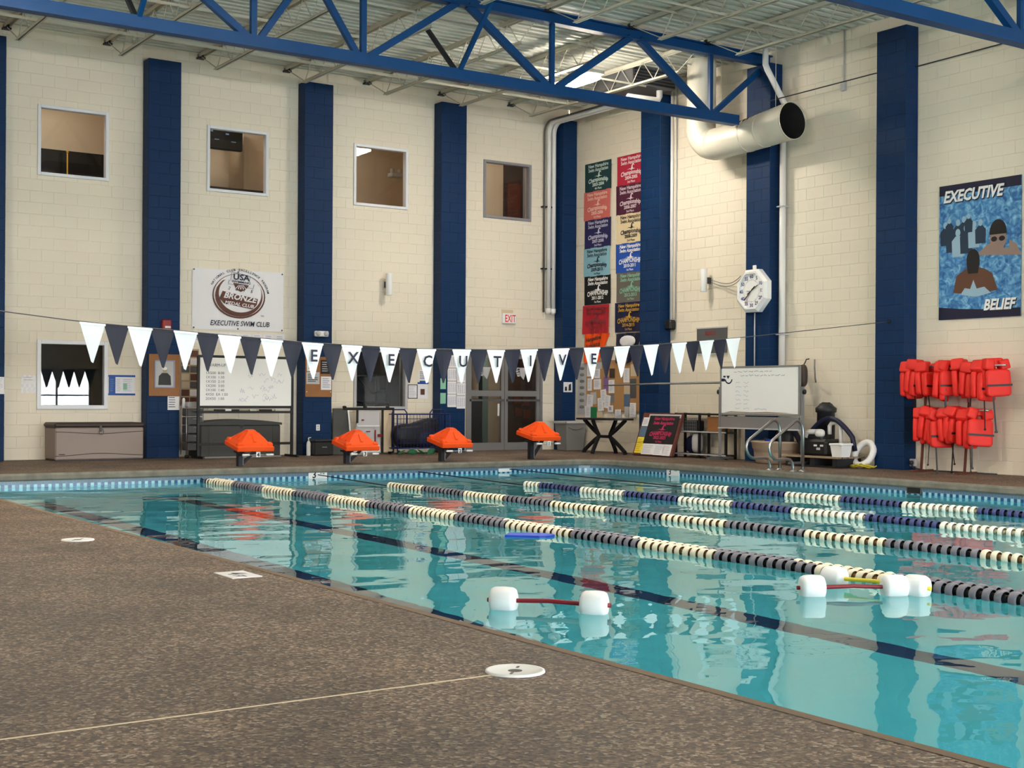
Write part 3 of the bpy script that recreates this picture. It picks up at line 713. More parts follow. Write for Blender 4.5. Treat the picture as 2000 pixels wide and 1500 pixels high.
a = on_wall('fire_alarm', 'small dark red fire alarm strobe on blue pilaster', 'alarm', -9.26, 2.41, off=PD)
m = MB(); m.cbox(-.09, .09, -.06, 0, -.1, .1, .02); m.build('housing', 'alarm_red', a); m = MB(); m.cbox(-.04, .07, -.075, -.055, -.06, -.02, .008); m.build('strobe_lens', 'white_gloss', a)
p = on_wall('photo_board', 'wooden board with framed black and white swimmer portrait', 'board', -9.575, 1.12, off=PD)
m = MB(); m.cbox(0, .575, -.02, 0, 0, .76, .005); m.build('plank', 'plywood', p)
f = MB()
for q in ((.1, .12, .15, .65), (.46, .48, .15, .65), (.12, .46, .15, .17), (.12, .46, .63, .65)): f.box(q[0], q[1], -.035, -.02, q[2], q[3])
f = f.build('picture_frame', 'marker_faint', p)
m = MB(); m.box(.12, .46, -.026, -.02, .17, .63); m.build('photo', 'light_grey', f)
m = MB(); m.flat([(.17, .2), (.41, .2), (.40, .36), (.34, .42), (.24, .42), (.18, .36)], -.0275); m.build('portrait_print', 'near_black', f); m = MB(); m.disc((.29, -.0285, .47), .04, 14, 'y', ry=.055); m.build('face_print', 'beige_dim', f)
m = MB(); m.disc((.29, -.029, .50), .045, 14, 'y', ry=.03); m.build('cap_print', 'white', f)
m = MB(); m.lathe([(.0, -.03), (.014, -.028), (.014, -.02)], (.2, 0, .07), 'y', 10); m.build('pin', 'gold', p)
t = on_wall('rule_sheet', 'white printed rule sheet below the portrait board', 'notice', -9.22, .87, off=PD)
m = MB(); sheet(m, 0, .22, 0, .3); m.build('paper_sheet', 'paper', t); m = MB(); lines(m, .02, .2, .03, .24, 5, -.0045, th=.012); m.build('print', 'navy', t); m = MB(); m.box(0, .22, -.005, -.0035, .26, .3); m.build('header', 'tape_blue', t)
p = on_wall('notice_board', 'wooden board with four pinned pictures on blue pilaster', 'board', -6.5, 1.12, off=PD)
m = MB(); m.cbox(0, .57, -.02, 0, 0, .78, .005); m.build('plank', 'plywood', p)
for x0, x1, z0, z1, mt, pt in ((.03, .15, .5, .75, 'paper', 'marker'), (.32, .52, .45, .72, 'black', 'light_grey'), (.02, .30, .25, .48, 'light_grey', 'near_black'), (.33, .55, .14, .40, 'paper', 'marker_faint')):
    m = MB(); m.box(x0, x1, -.024, -.02, z0, z1); s_ = m.build('poster_sheet', mt, p); m = MB(); lines(m, x0+.03, x1-.02, z0+.03, z1-.03, 5, -.0255, th=.014); m.build('print', pt, s_)
for x in (.03, .54): m = MB(); m.lathe([(.0, -.03), (.012, -.028), (.012, -.02)], (x, 0, .1), 'y', 10); m.build('pin', 'white', p)
e = on_wall('emergency_light', 'white twin-head emergency light on blue pilaster', 'light', -6.17, 2.35, off=PD)
m = MB(); m.cbox(-.15, .14, -.07, 0, -.06, .05, .015); m.build('housing', 'white', e)
for x in (-.09, .08): m = MB(); m.lathe([(.0, -.1), (.045, -.1), (.05, -.07)], (x, 0, .0), 'y', 14); m.build('lamp_head', 'light_grey', e)
o = on_wall('wall_outlet', 'white electrical outlet low on blue pilaster', 'outlet', -6.22, .53, off=PD)
m = MB(); m.cbox(-.04, .04, -.012, 0, -.06, .06, .004); m.build('cover_plate', 'paper', o)
for z in (-.025, .025): m = MB(); m.cbox(-.016, .016, -.015, -.011, z-.015, z+.015, .003); m.build('socket', 'light_grey', o)
def tube_lamp(label, x, z, side, wire=False):
    t = on_wall('wall_lamp', label, 'lamp', x, z, side)
    m = MB(); m.lathe([(.0, -.22), (.062, -.22), (.065, -.215), (.065, .215), (.062, .22), (.0, .22)], (0, -.17, 0), 'z', 20); m.build('tube_shade', 'white', t)
    m = MB(); m.cbox(-.03, .03, -.12, 0, -.06, .06, .008); m.build('bracket', 'dark_grey', t)
    return t
tube_lamp('grey tube wall lamp on the back wall between two pilasters', -4.6, 3.4, False)
tube_lamp('grey tube wall lamp on the side wall near the clock', -4.62, 3.41, True)
for x0, z0, w, h, l in ((-4.06, 1.10, .23, .29, 'dark framed notice beside the exercise room window'), (-3.82, 1.10, .23, .31, 'white flyer with small photo beside the exercise room window'), (-3.80, 1.44, .2, .25, 'upper flyer under blue tape beside the exercise room window')):
    t = on_wall('wall_flyer', l, 'notice', x0, z0); m = MB(); sheet(m, 0, w, 0, h); m.build('paper_sheet', 'paper', t)
    if 'framed' in l:
        m = MB(); [m.box(*q) for q in ((0, .015, -.008, 0, 0, h), (w-.015, w, -.008, 0, 0, h), (0, w, -.008, 0, 0, .015), (0, w, -.008, 0, h-.015, h))]; m.build('frame_edge', 'navy', t)
        m = MB(); lines(m, .03, w-.03, .03, h-.03, 9, -.0045); m.build('print', 'marker_faint', t)
    elif 'small' in l:
        m = MB(); m.box(.06, .16, -.006, -.003, .08, .2); m.build('photo', 'brown', t); m = MB(); m.box(-.01, w+.02, -.006, -.003, h-.01, h+.03); m.build('tape', 'tape_blue', t)
    else:
        m = MB(); lines(m, .02, w-.02, .05, h-.03, 5, -.0045, th=.012); m.build('print', 'marker', t); m = MB(); m.box(.02, w, -.006, -.003, .0, .03); m.build('tape', 'tape_blue', t)
for x0, z0, w, h, l, mt in ((-3.46, 1.63, .13, .24, 'beige card at the top of the pilaster edge by the sheets', 'beige'), (-3.46, 1.3, .13, .22, 'pale green card in the middle of the pilaster edge by the sheets', 'mint'), (-3.46, 1.0, .13, .22, 'pale green card lowest on the pilaster edge by the sheets', 'mint')):
    m = MB(); sheet(m, 0, w, 0, h); tag(m.build('small_card', mt, None, (x0, -PD, z0)), l, 'notice')
t = on_wall('result_sheets', 'two tall taped columns of printed result sheets', 'notice', -3.29, .93, off=PD)
for i in range(2):
    for k in range(4):
        m = MB(); sheet(m, .225*i, .225*i+.215, .27*k-.03*i, .27*k+.262-.03*i, -.003-.001*k); s_ = m.build('paper_sheet', 'paper', t)
        m = MB(); rn = random.Random(i*4+k)
        for cc in range(4): lines(m, .225*i+.02+.05*cc, .225*i+.055+.05*cc, .27*k+.04-.03*i, .27*k+.22-.03*i, 9, -.0085, rnd=rn, th=.008)
        m.build('print', 'marker_faint', s_)
e = on_wall('exit_sign', 'white exit sign with red letters above the double door', 'sign', -1.6, 2.83)
m = MB(); m.cbox(-.17, .17, -.06, 0, -.11, .11, .01); m.build('housing', 'white', e); m = MB(); text(m, 'EXIT', .02, -.075, .22, -.062, bold=.015, sx=.62); m.build('lettering', 'red', e)
m = MB(); m.box(-.17, .13, -.004, 0, .115, .19); m.build('wall_plate', 'beige', e)
t = on_wall('pilaster_photo', 'small photo taped on the corner pilaster above the bin', 'photo', -.33, 1.26, off=PD)
m = MB(); sheet(m, 0, .24, 0, .22); m.build('paper_sheet', 'paper', t); m = MB(); m.flat([(.03, .03), (.1, .03), (.09, .12), (.04, .12)], -.0045); m.flat([(.13, .03), (.21, .04), (.2, .19), (.14, .16)], -.0045); m.build('print', 'near_black', t)
# pipes down the far corner
for x, r_, z0, mt, l in ((-.60, .052, 3.02, 'pvc', 'white drain pipe in the corner, the one away from the pilaster'), (-.47, .052, 3.02, 'pvc', 'white drain pipe in the corner, touching the pilaster'), (-.72, .022, 3.0, 'dark_grey', 'thin dark conduit beside the two corner drain pipes')):
    t = thing('drain_pipe', l, 'pipe', (x, -.08, 0)); arc = [(0, 0, z0), (0, 0, 6.9)] + [(0, -.25+.25*math.cos(i*PI/12), 6.9+.25*math.sin(i*PI/12)) for i in range(1, 7)] + [(0, -2.6, 7.15)]
    m = MB(); m.tube(arc, r_, 12); m.build('pipe_run', mt, t)
    if r_ > .03: m = MB(); m.lathe([(0, -.06), (.045, -.055), (.062, -.02), (.062, .06), (.055, .065)], (0, 0, z0), 'z', 14); m.build('end_cap', mt, t)
    for z in (3.95, 5.3):
        m = MB(); m.cbox(-r_-.02, r_+.02, -.02, .076, z-.015, z+.015, .004); m.build('pipe_clamp', 'black', t)
# ------------------------------------------------------------------ things on the side wall
BAN = [('#123a3e', '#cfe0d8', '2003-2004', '4th Place', 0), ('#d06a62', '#ecc6ba', '2005-2006', '3rd Place', 0), ('#1d1a52', '#c6c2dc', '2007-2008', '2nd Place', 0), ('#86b6c8', '#1c2230', '2009-2010', '1st Place', 0),
       ('#0c0c0f', '#f2f2f2', '2011-2012', '1st Place', 1), ('#b81f2c', '#7c2c34', '2013-2014', '1st Place', 1)], \
      [('#b61f3c', '#f0dfe0', '2004-2005', '2nd Place', 0), ('#4c1230', '#e2ccd6', '2006-2007', '2nd Place', 0), ('#e6d0a8', '#22242e', '2008-2009', '2nd Place', 0), ('#1a4fb0', '#f2f4fa', '2010-2011', '1st Place', 1),
       ('#6a645c', '#8cc4aa', '2012-2013', '1st Place', 1), ('#14163e', '#c89a3c', '2014-2015', '1st Place', 1)]
NAMES = [['dark green', 'salmon', 'purple', 'pale blue', 'black', 'bright red'], ['crimson', 'maroon', 'cream', 'royal blue', 'grey', 'navy and gold']]
def emblem(m, cx, cz, k, y):                                # a swimmer's head and arm over a wave
    m.flat([(cx+a*k, cz+b*k) for a, b in ((-.22, .0), (-.1, .035), (-.02, .02), (.03, .15), (.10, .20), (.17, .13), (.13, .13), (.09, .15), (.07, .09), (.09, .03), (.22, .0), (.1, .0), (.0, -.02), (-.1, .015))], y)
def championship(name, label, y0, z0, fab, ink, year, place, caps, w=.92, h=.62, side=True):
    t = on_wall(name, label, 'banner', y0, z0, side, .0); rn = random.Random(year)
    M('cloth'+fab, fab, .85); M('ink'+ink, ink, .85)
    m = MB(); n = 14; ph_ = rn.random()*6; crumple = .02 if year[:4] in ('2013', '2014') else .006
    for i in range(n):
        for j in range(8):
            m.add([(w*(i+a)/n, -.014-crumple-crumple*math.sin((i+a)*.9+ph_)*(1-(j+e)/8), h*(j+e)/8) for a, e in ((0, 0), (1, 0), (1, 1), (0, 1))], [(0, 1, 2, 3)], smooth=True)
    m.build('cloth', 'cloth'+fab, t); m = MB(); Y = -.029 if crumple < .01 else -.058; cx = w*.52
    sh, bo = (.25, .03) if caps else (0, .02)
    text(m, 'New Hampshire', cx, h*.83, .105, Y, bold=bo, shear=sh); text(m, 'Swim Association', cx, h*.69, .105, Y, bold=bo, shear=sh, sx=.92)
    emblem(m, cx, h*.50, .62, Y); text(m, 'CHAMPIONSHIP' if caps else 'Championship', cx, h*.34, .14 if caps else .125, Y, bold=.03, bend=-.25, sx=.72 if caps else .95)
    text(m, year, cx, h*.18, .10, Y, bold=.03, sx=.95); text(m, place, cx, h*.06, .065, Y, bold=.02)
    m.build('lettering', 'ink'+ink, t)
    return t
for cidx, (y0, items) in enumerate(((-.62, BAN[0]), (-1.74, BAN[1]))):
    for k, (fab, ink, yr, pl, caps) in enumerate(items):
        championship('championship_banner', '%s swim championship banner dated %s on the side wall' % (NAMES[cidx][k], yr), y0+(.03*(k % 2) if k else 0), 5.585-.61*k - (0 if k < 5 else .02), fab, ink, yr, pl, caps)
def drape(label, y0, z0, mt, letters):
    t = on_wall('drooping_banner', label, 'banner', y0, z0, True); m = MB(); n = 16
    for i in range(n):
        for j in range(8):
            m.add([(.85*(i+a)/n*(.6+.4*(j+e)/8), -.03-.025*math.sin((i+a)*1.1)-.03*(1-(j+e)/8), .58*(j+e)/8+.08*math.sin(PI*(i+a)/n)*(-1 if j+e < 4 else .2)) for a, e in ((0, 0), (1, 0), (1, 1), (0, 1))], [(0, 1, 2, 3)], smooth=True)
    m.build('cloth', mt, t)
    if letters:
        m = MB(); text(m, 'Hampshire', .36, .44, .12, -.08, bold=.03, shear=.25, rot=.12); text(m, 'Association', .36, .30, .12, -.085, bold=.03, shear=.25, rot=.12, sx=.9); m.build('lettering', 'black', t)
    else:
        m = MB(); m.squad((.42, -.07, .42), (.26, .03, .12), .9); m.build('white_patch', 'paper', t)
drape('orange championship banner drooping behind the pennants', -.66, 1.93, 'orange', True)
drape('navy banner folded over itself with white patch', -1.76, 1.9, 'navy', False)

b = on_wall('bulletin_board', 'cork bulletin board crowded with papers above the table', 'board', -.40, .74, True, .012)
m = MB(); m.box(0, .33, -.01, 0, .05, 1.15); m.build('header_strip', 'light_grey', b); rn = random.Random(11)
for k in range(7): m = MB(); m.squad((.16, -.012, .2+.14*k), (.09, .004, .035), .8, 10, 4); m.build('sticker', 'grey', b)
m = MB(); m.cbox(.33, 2.12, -.025, 0, .12, 1.2, .006); m.build('cork_panel', 'cork', b)
for x, z, w, h, mt, ro in ((.36, .86, .16, .3, 'paper', .02), (.38, .55, .16, .27, 'paper', 0), (.6, .58, .26, .22, 'paper', .02), (.62, .82, .2, .2, 'paper', 0), (.68, 1.02, .2, .14, 'light_grey', 0), (.36, .22, .22, .25, 'paper', -.1), (.5, .26, .2, .26, 'light_grey', .05),
                           (.3, -.03, .22, .26, 'paper', .08), (.5, -.08, .22, .28, 'green_sheet', 0), (.75, .12, .2, .28, 'paper', .08), (.85, .3, .2, .28, 'paper', .12), (.98, .18, .2, .28, 'paper', -.14), (.95, .55, .18, .3, 'purple_sheet', 0), (1.12, .5, .2, .28, 'paper', .02),
                           (.72, -.05, .2, .16, 'beige', 0), (1.1, .1, .18, .14, 'paper', .02), (1.35, -.12, .2, .28, 'paper', .03), (1.15, .82, .18, .2, 'lid_brown', 0), (1.62, .72, .2, .3, 'paper', 0), (1.64, .48, .2, .22, 'beige', 0), (1.64, .22, .2, .26, 'tile_mid', 0), (1.84, .4, .2, .4, 'dark_grey', .02),
                           (1.82, .0, .22, .3, 'paper', 0), (1.66, .02, .14, .2, 'light_grey', 0), (1.86, .85, .22, .25, 'beige', 0), (1.18, .3, .14, .18, 'grey', 0)):
    M('green_sheet', (24, 120, 70), .8); M('purple_sheet', (130, 96, 150), .8)
    m = MB(); sheet(m, x, x+w, z, z+h, -.031-.001*rn.random(), 0, ro); s_ = m.build('pinned_paper', mt, b)
    if mt == 'paper': m = MB(); lines(m, x+.04, x+w-.04, z+.04, z+h-.03, 7, -.0345, rnd=rn, th=.007); m.build('print', 'marker_faint', s_)

s_ = on_wall('pace_board', 'grey panel board with red heading above the shelf rack', 'sign', -4.27, 2.0, True)
m = MB(); m.cbox(0, .84, -.03, 0, 0, .5, .006); m.build('panel', 'dark_grey', s_); m = MB(); m.box(-.01, .85, -.035, -.0, .49, .515); m.box(-.01, .85, -.035, 0, -.012, .01); m.build('rail', 'light_grey', s_)
m = MB(); text(m, 'ESKO', .40, .36, .11, -.032, bold=.03, sx=1.1); m.build('lettering', 'alarm_red', s_)
for k in range(5): m = MB(); m.box(.05+.16*k, .13+.16*k, -.036, -.03, .20, .235); m.build('slot_card', 'light_grey', s_)
k = on_wall('wall_speaker', 'small black wall box at the foot of the white conduit', 'speaker', -3.34, 2.5, True)
m = MB(); m.cbox(0, .3, -.16, 0, 0, .2, .03); m.build('housing', 'black', k); m = MB(); m.box(.03, .17, -.165, -.158, .11, .16); m.build('display', 'near_black', k); m = MB(); m.box(.03, .1, -.167, -.16, .04, .08); m.build('badge', 'light_grey', k)
t = on_wall('wall_conduit', 'white conduit beside the banner pilaster running up to roof', 'conduit', -3.52, 2.69, True)
m = MB(); m.tube([(0, -.04, 0), (0, -.04, 4.7)], .032, 10); m.build('wide_pipe', 'pvc', t); m = MB(); m.tube([(.12, -.03, 0), (.12, -.03, 4.7)], .014, 8); m.build('thin_pipe', 'light_grey', t)
c = on_wall('lamp_cable', 'double grey cable sagging from the tube lamp to the clock', 'cable', -4.7, 3.4, True)
for dz in (0, -.05):
    m = MB(); m.tube([(1.1*i/10, -.05-.28*(i/10)**2, .02+dz-.02*(i/10)-.10*math.sin(PI*i/10)) for i in range(11)], .008, 6); m.build('strand', 'grey', c)
# clock
k = on_wall('pool_clock', 'white octagonal pace clock with navy numerals', 'clock', -6.17, 3.1, True, PD)
def octo(r, a0=PI/8): return [(r*math.cos(a0+i*PI/4), r*math.sin(a0+i*PI/4)) for i in range(8)]
m = MB(); A, B, C_ = octo(.42), octo(.42), octo(.365)
for P, Q, y0, y1 in ((A, B, 0, -.10), (B, C_, -.10, -.15)):
    for i in range(8): j = (i+1) % 8; m.quad((P[i][0], y0, P[i][1]), (P[j][0], y0, P[j][1]), (Q[j][0], y1, Q[j][1]), (Q[i][0], y1, Q[i][1]))
ring(m, 0, 0, .335, .362, -.15, n=8, a0=PI/8, a1=2*PI+PI/8); m.lathe([(.335, -.15), (.32, -.115)], axis='y', n=32, smooth=False)
m.build('casing', 'white_gloss', k)
m = MB(); m.disc((0, -.115, 0), .33, 40, 'y'); m.build('dial', 'white', k)
m = MB(); ring(m, 0, 0, .196, .204, -.117)
for i in range(12): a = i*PI/6; m.bar((.185*math.cos(a), -.117, .185*math.sin(a)), (.215*math.cos(a), -.117, .215*math.sin(a)), .002, .01, upv=(0, 1, 0))
m.build('minute_track', 'light_grey', k)
for i in range(12):
    a = PI/2-i*PI/6; m = MB(); text(m, str(60 if i == 0 else 5*i), .262*math.cos(a), .262*math.sin(a)-.032, .09, -.117, bold=.03); m.build('numeral', 'kick_blue' if 0 else 'navy_ink', k) if 'navy_ink' in MATS else (M('navy_ink', (52, 56, 130), .6), m.build('numeral', 'navy_ink', k))
def hand(a, l, b_, w, mt, y):
    m = MB(); m.bar((-b_*math.cos(a), y, -b_*math.sin(a)), (l*math.cos(a), y, l*math.sin(a)), .003, w, upv=(0, 1, 0)); m.build('hand', mt, k)
hand(math.radians(30), .19, .12, .026, 'black', -.122); hand(math.radians(222), .25, .12, .022, 'black', -.125); hand(math.radians(180), .13, -.0, .022, 'black', -.120); hand(math.radians(222), .22, -.05, .012, 'red', -.128); hand(math.radians(238), .24, .05, .006, 'grey', -.130)
m = MB(); m.cbox(-.04, .04, -.06, -.02, .39, .47, .01); m.build('hanger', 'white_gloss', k)
m = MB(); m.tube([(0, -.03, -.4), (0, -.03, -1.62)], .012, 8); tag(m.build('clock_conduit', 'light_grey', None, (-PD, -6.17, 3.1), RW), 'thin grey conduit dropping from the clock', 'conduit')
p = thing('wall_drain_pipe', 'white drain pipe with offset bend beside the clock pilaster', 'pipe', (0, 0, 0))
m = MB(); m.tube([(-.42, -6.5, 7.52), (-.42, -6.5, 7.15), (-.40, -6.53, 7.05), (-.17, -6.72, 6.45), (-.12, -6.74, 6.3), (-.12, -6.74, 6.0)], .055, 12); m.build('offset_bend', 'pvc', p)
m = MB(); m.tube([(-.12, -6.65, 6.1), (-.12, -6.65, .35)], .058, 12); m.build('down_pipe', 'pvc', p)
for z in (2.3, 4.6): m = MB(); m.cbox(-.2, 0, -6.73, -6.57, z-.012, z+.012, .004); m.build('pipe_clamp', 'light_grey', p)
# poster
p = on_wall('swim_poster', 'blue swimmer poster titled executive belief on side wall', 'poster', -10.01, 2.41, True, .012)
m = MB(); m.box(0, 1.5, -.012, 0, 0, 2.13); m.build('panel', 'poster_water', p)
m = MB(); m.box(0, 1.5, -.0135, -.012, 1.97, 2.13); m.flat([(0, 0), (1.5, 0), (1.5, .13), (.9, .13), (.4, .16), (0, .2)], -.0135); m.build('navy_bands', 'navy', p)
M('skin_shade', (96, 62, 44), .7); M('skin_pale', (150, 126, 116), .7); M('crowd_dark', (30, 52, 74), .7); M('crowd_pale', (150, 180, 200), .7)
rn = random.Random(5)
def blob(cx, cz, rx, rz, n=14): return [(cx+rx*math.cos(2*PI*i/n), cz+rz*math.sin(2*PI*i/n)) for i in range(n)]
for i, (x, z, s) in enumerate(((.12, 1.5, .9), (.24, 1.42, 1), (.36, 1.52, .9), (.47, 1.56, .85), (.36, 1.36, 1.05), (.52, 1.42, 1.1), (.66, 1.46, 1), (.78, 1.48, .9), (.2, 1.56, .7), (.56, 1.6, .7))):
    m = MB(); m.flat([(x-.1*s, z-.36*s), (x+.1*s, z-.36*s), (x+.11*s, z-.12*s), (x+.04*s, z-.05*s), (x-.04*s, z-.05*s), (x-.11*s, z-.12*s)], -.014-.0004*i); m.build('crowd_figure_print', 'crowd_pale' if i in (4, 6) else 'crowd_dark', p)
    m = MB(); m.flat(blob(x, z, .045*s, .06*s), -.0142-.0004*i); m.build('crowd_face_print', 'crowd_pale', p)
m = MB(); m.flat([(.7, .98), (.9, 1.12), (1.0, 1.16), (1.0, 1.05), (1.3, 1.05), (1.3, 1.17), (1.42, 1.1), (1.5, .95), (1.5, .92)], -.019); m.flat(blob(1.1, 1.2, .15, .19), -.0195); m.build('far_swimmer_print', 'skin_pale', p)
m = MB(); m.flat([(.95, 1.27)] + [(1.1+.155*math.cos(PI-PI*i/10), 1.3+.2*math.sin(PI-PI*i/10)) for i in range(11)] + [(1.25, 1.27)], -.0205); m.flat(blob(1.03, 1.2, .055, .04), -.0205); m.flat(blob(1.17, 1.2, .055, .04), -.0205); m.build('far_cap_print', 'black', p)
m = MB(); m.flat([(.28, .42), (.34, .68), (.48, .76), (.6, .8), (.72, .8), (.86, .76), (1.0, .68), (1.1, .42), (.7, .36)], -.020); m.build('near_swimmer_print', 'skin_shade', p)
m = MB(); m.flat([(.53, .84)] + [(.65+.12*math.cos(PI-PI*i/10), .92+.16*math.sin(PI-PI*i/10)) for i in range(11)] + [(.77, .84), (.74, .7), (.56, .7)], -.0215); m.build('near_cap_print', 'black', p)
m = MB(); m.flat([(.42, .38), (.5, .48), (.6, .46), (.66, .6), (.72, .46), (.86, .48), (.98, .38), (.7, .33)], -.0225); m.build('splash_print', 'crowd_pale', p)
for t_, x, z, sz in (('EXECUTIVE', .63, 1.86, .25), ('BELIEF', 1.12, .12, .23)):
    m = MB(); text(m, t_, x+.012, z-.012, sz, -.024, bold=.05, shear=.25, sx=.86); m.build('title_shadow', 'navy', p)
    m = MB(); text(m, t_, x, z, sz, -.026, bold=.035, shear=.25, sx=.86); m.build('title', 'white', p)
m = MB(); m.tube([(-.33, -6.5, 6.5), (-.30, -8.9, 6.53), (-.05, -9.6, 6.55), (-.05, -12.6, 6.6)], .010, 6); tag(m.build('wall_wire', 'near_black'), 'thin dark wire stretched high along the side wall', 'wire')
t = thing('wall_junction_box', 'small junction box on a conduit drop high on side wall', 'conduit', (0, -7.99, 6.5), RW)
m = MB(); m.tube([(0, -.02, .1), (0, -.02, 1.0)], .013, 8); m.build('conduit_drop', 'light_grey', t); m = MB(); m.cbox(-.05, .05, -.06, 0, -.05, .1, .006); m.build('box_body', 'light_grey', t)
t = on_wall('low_outlet', 'weatherproof outlet with plug at the foot of the blue pilaster', 'outlet', -9.55, .12, True)
m = MB(); m.cbox(0, .12, -.16, -.1, -.06, .06, .01); m.build('outlet_cover', 'light_grey', t); m = MB(); m.squad((.06, -.18, 0), (.035, .03, .035), .7); m.build('plug', 'near_black', t)
m = MB(); m.tube([(.06, -.2, 0), (.12, -.2, -.08), (.3, -.15, -.11), (.9, -.1, -.112), (1.6, -.08, -.112)], .012, 6); m.build('power_cord', 'near_black', t)
# ------------------------------------------------------------------ overhead: lamps, duct
def lamp(label, loc):
    t = thing('ceiling_lamp', label, 'lamp', loc, group='hanging hall lamps')
    m = MB(); m.cbox(-.17, .17, -.63, .63, .035, .1, .01); m.build('housing', 'joist_paint', t)
    m = MB(); m.squad((0, 0, 0), (.17, .61, .055), .45, 20, 8); m.build('diffuser', 'lamp_glow', t)
    for y in (-.5, .5): m = MB(); m.tube([(0, y, .1), (0, y, .58)], .006, 6); m.build('hanger_rod', 'joist_paint', t)
    return t
lp = lamp('glowing strip lamp hanging behind the blue truss diagonal', (-3.02, -4.3, 6.9))
for i, (x, y) in enumerate(((-8.8, -11.8), (-13.5, -9.5), (-6.4, -18.0), (-9.8, -15.4), (-16.4, -7.2), (-6.4, -24.8))):  # unseen lamps, added and placed to brighten the walls
    clone(lp, (x, y, 6.9), label='unseen strip lamp, %s of those added to light the hall' % ['first', 'second', 'third', 'fourth', 'fifth', 'sixth'][i])
d = thing('air_duct', 'large round white air duct bending out below the truss', 'duct', (-.56, -5.0, 0))
path, rad = [], []
for i in range(24): path.append((-.04, 0, 7.5-1.3*i/23)); rad.append(.27+(.004 if i % 2 else 0))
for i in range(1, 9): a = PI/2*i/9; path.append((-.04+.04*i/9, -.33+.33*math.cos(a), 6.2-.33*math.sin(a))); rad.append(.275+(.004 if i % 3 == 0 else 0))
for i in range(40): path.append((0, -.33-.9*i/39, 5.87+.03*i/39)); rad.append(.29+(.005 if i % 2 else 0))
m = MB(); m.tube(path, rad, 32, cap=False); m.build('spiral_pipe', 'duct_white', d)
path, rad = [], []
for i in range(24): path.append((0, -1.22-1.08*i/23, 5.9+.09*i/23)); rad.append(.295+.03*i/23+(.003 if i % 2 else 0))
m = MB(); m.tube(path, rad, 32, cap=False); m.build('outlet_pipe', 'duct_white', d)
m = MB(); m.tube([(0, -1.0, 5.9), (0, -2.299, 5.99)], [.28, .318], 32, cap=False); m.disc((0, -1.01, 5.9), .285, 32, 'y'); m.build('dark_inner_tube', 'duct_inside', d)  # dark inner tube closed by a disc inside the outlet
for y, r_ in ((-1.22, .302), (-1.62, .312), (-2.29, .33)):
    m = MB(); m.tube([(0, y, 5.9+(-y-1.22)*.083), (0, y-.025, 5.9+(-y-1.22)*.083)], r_, 32); 
    m = MB(); m.lathe([(r_-.01, .0), (r_, .0), (r_, -.025), (r_-.01, -.025)], (0, y, 5.9+(-y-1.22)*.083), 'y', 32); m.build('joint_band', 'duct_white', d)
for y in (-.5, -1.9): m = MB(); m.tube([(0, y, 6.15), (0, y, 7.48)], .006, 6); m.build('hanger_rod', 'joist_paint', d)
u = thing('fan_unit', 'dark ventilation unit tucked under the roof in the corner', 'fan', (-1.0, -3.5, 7.0))
m = MB(); m.cbox(-.55, .55, -.6, .6, .12, .46, .02); m.build('casing', 'dark_grey', u)
for k in range(5): m = MB(); m.box(-.5, .5, -.615, -.6, .15+.06*k, .185+.06*k); m.build('louver', 'steel_dark', u)
m = MB(); m.tube([(.3, -.4, .46), (.3, -.4, 0), (.25, -.42, -.08), (-.5, -.42, -.1)], .06, 12); m.build('elbow_pipe', 'pvc', u)

# ------------------------------------------------------------------ along the back wall, on the deck
b = thing('deck_box', 'taupe plastic deck box with brown lid under the lower window', 'deck box', (-10.56, -.37, 0))
m = MB(); hx, hy = .765, .33
pl = [(-hx, 0), (hx, 0), (hx+.005, .56), (-hx-.005, .56)]
m.cbox(-hx, hx, -hy, hy, .015, .57, .02); m.build('body', 'taupe', b)
for z0, amp in ((.50, -.035), (.085, .04)):
    m = MB(); m.tube([(-hx+2*hx*i/20, -hy-.002, z0+amp*math.sin(PI*i/20)**2) for i in range(21)], .005, 5); m.build('moulded_groove', 'lid_brown', b)
m = MB(); m.cbox(-hx-.02, hx+.02, -hy-.02, hy+.02, .57, .655, .03); m.build('lid', 'lid_brown', b)
m = MB(); m.cbox(-.02, .02, -hy-.04, -hy-.005, .5, .6, .005); m.tube([(.01+.04*math.cos(i*PI/6), -hy-.035, .5+.05*math.sin(i*PI/6)) for i in range(12)], .005, 5, closed=True); m.build('padlock', 'dark_grey', b)
m = MB(); m.box(-hx+.06, -hx+.16, -hy-.004, -hy, .105, .12); m.build('badge', 'lid_brown', b)
m = MB(); m.box(-hx+.01, hx-.01, -hy+.01, hy-.01, 0, .016); m.build('base', 'black', b)
b = thing('deck_box', 'charcoal deck box with curved lid behind the whiteboard stand', 'deck box', (-7.99, -.46, 0))
m = MB(); m.cbox(-.78, .78, -.3, .3, .02, .6, .02); m.build('body', 'charcoal', b)
m = MB(); m.prism([(-.8, .6), (.8, .6), (.8, .64)] + [(.8-1.6*i/12, .64+.06*math.sin(PI*i/12)) for i in range(1, 12)] + [(-.8, .64)], -.32, .32); m.build('lid', 'charcoal', b)
m = MB(); m.flat([(-.06, .6), (.06, .6), (0, .53)], -.305); m.build('latch', 'black', b)
for x in (-.62, .62): m = MB(); m.box(x-.004, x+.004, -.303, -.299, .05, .58); m.build('panel_groove', 'black', b)
m = MB(); m.box(-.79, .79, -.31, .31, 0, .03); m.build('base_rim', 'grey', b)
b = thing('drawer_tower', 'narrow grey plastic drawer tower beside portrait pilaster', 'drawers', (-8.83, -.5, 0))
for x in (-.16, .15):
    for y in (-.14, .14): m = MB(); m.tube([(x, y, .06), (x, y, .92)], .01, 8); m.build('post', 'chrome', b)
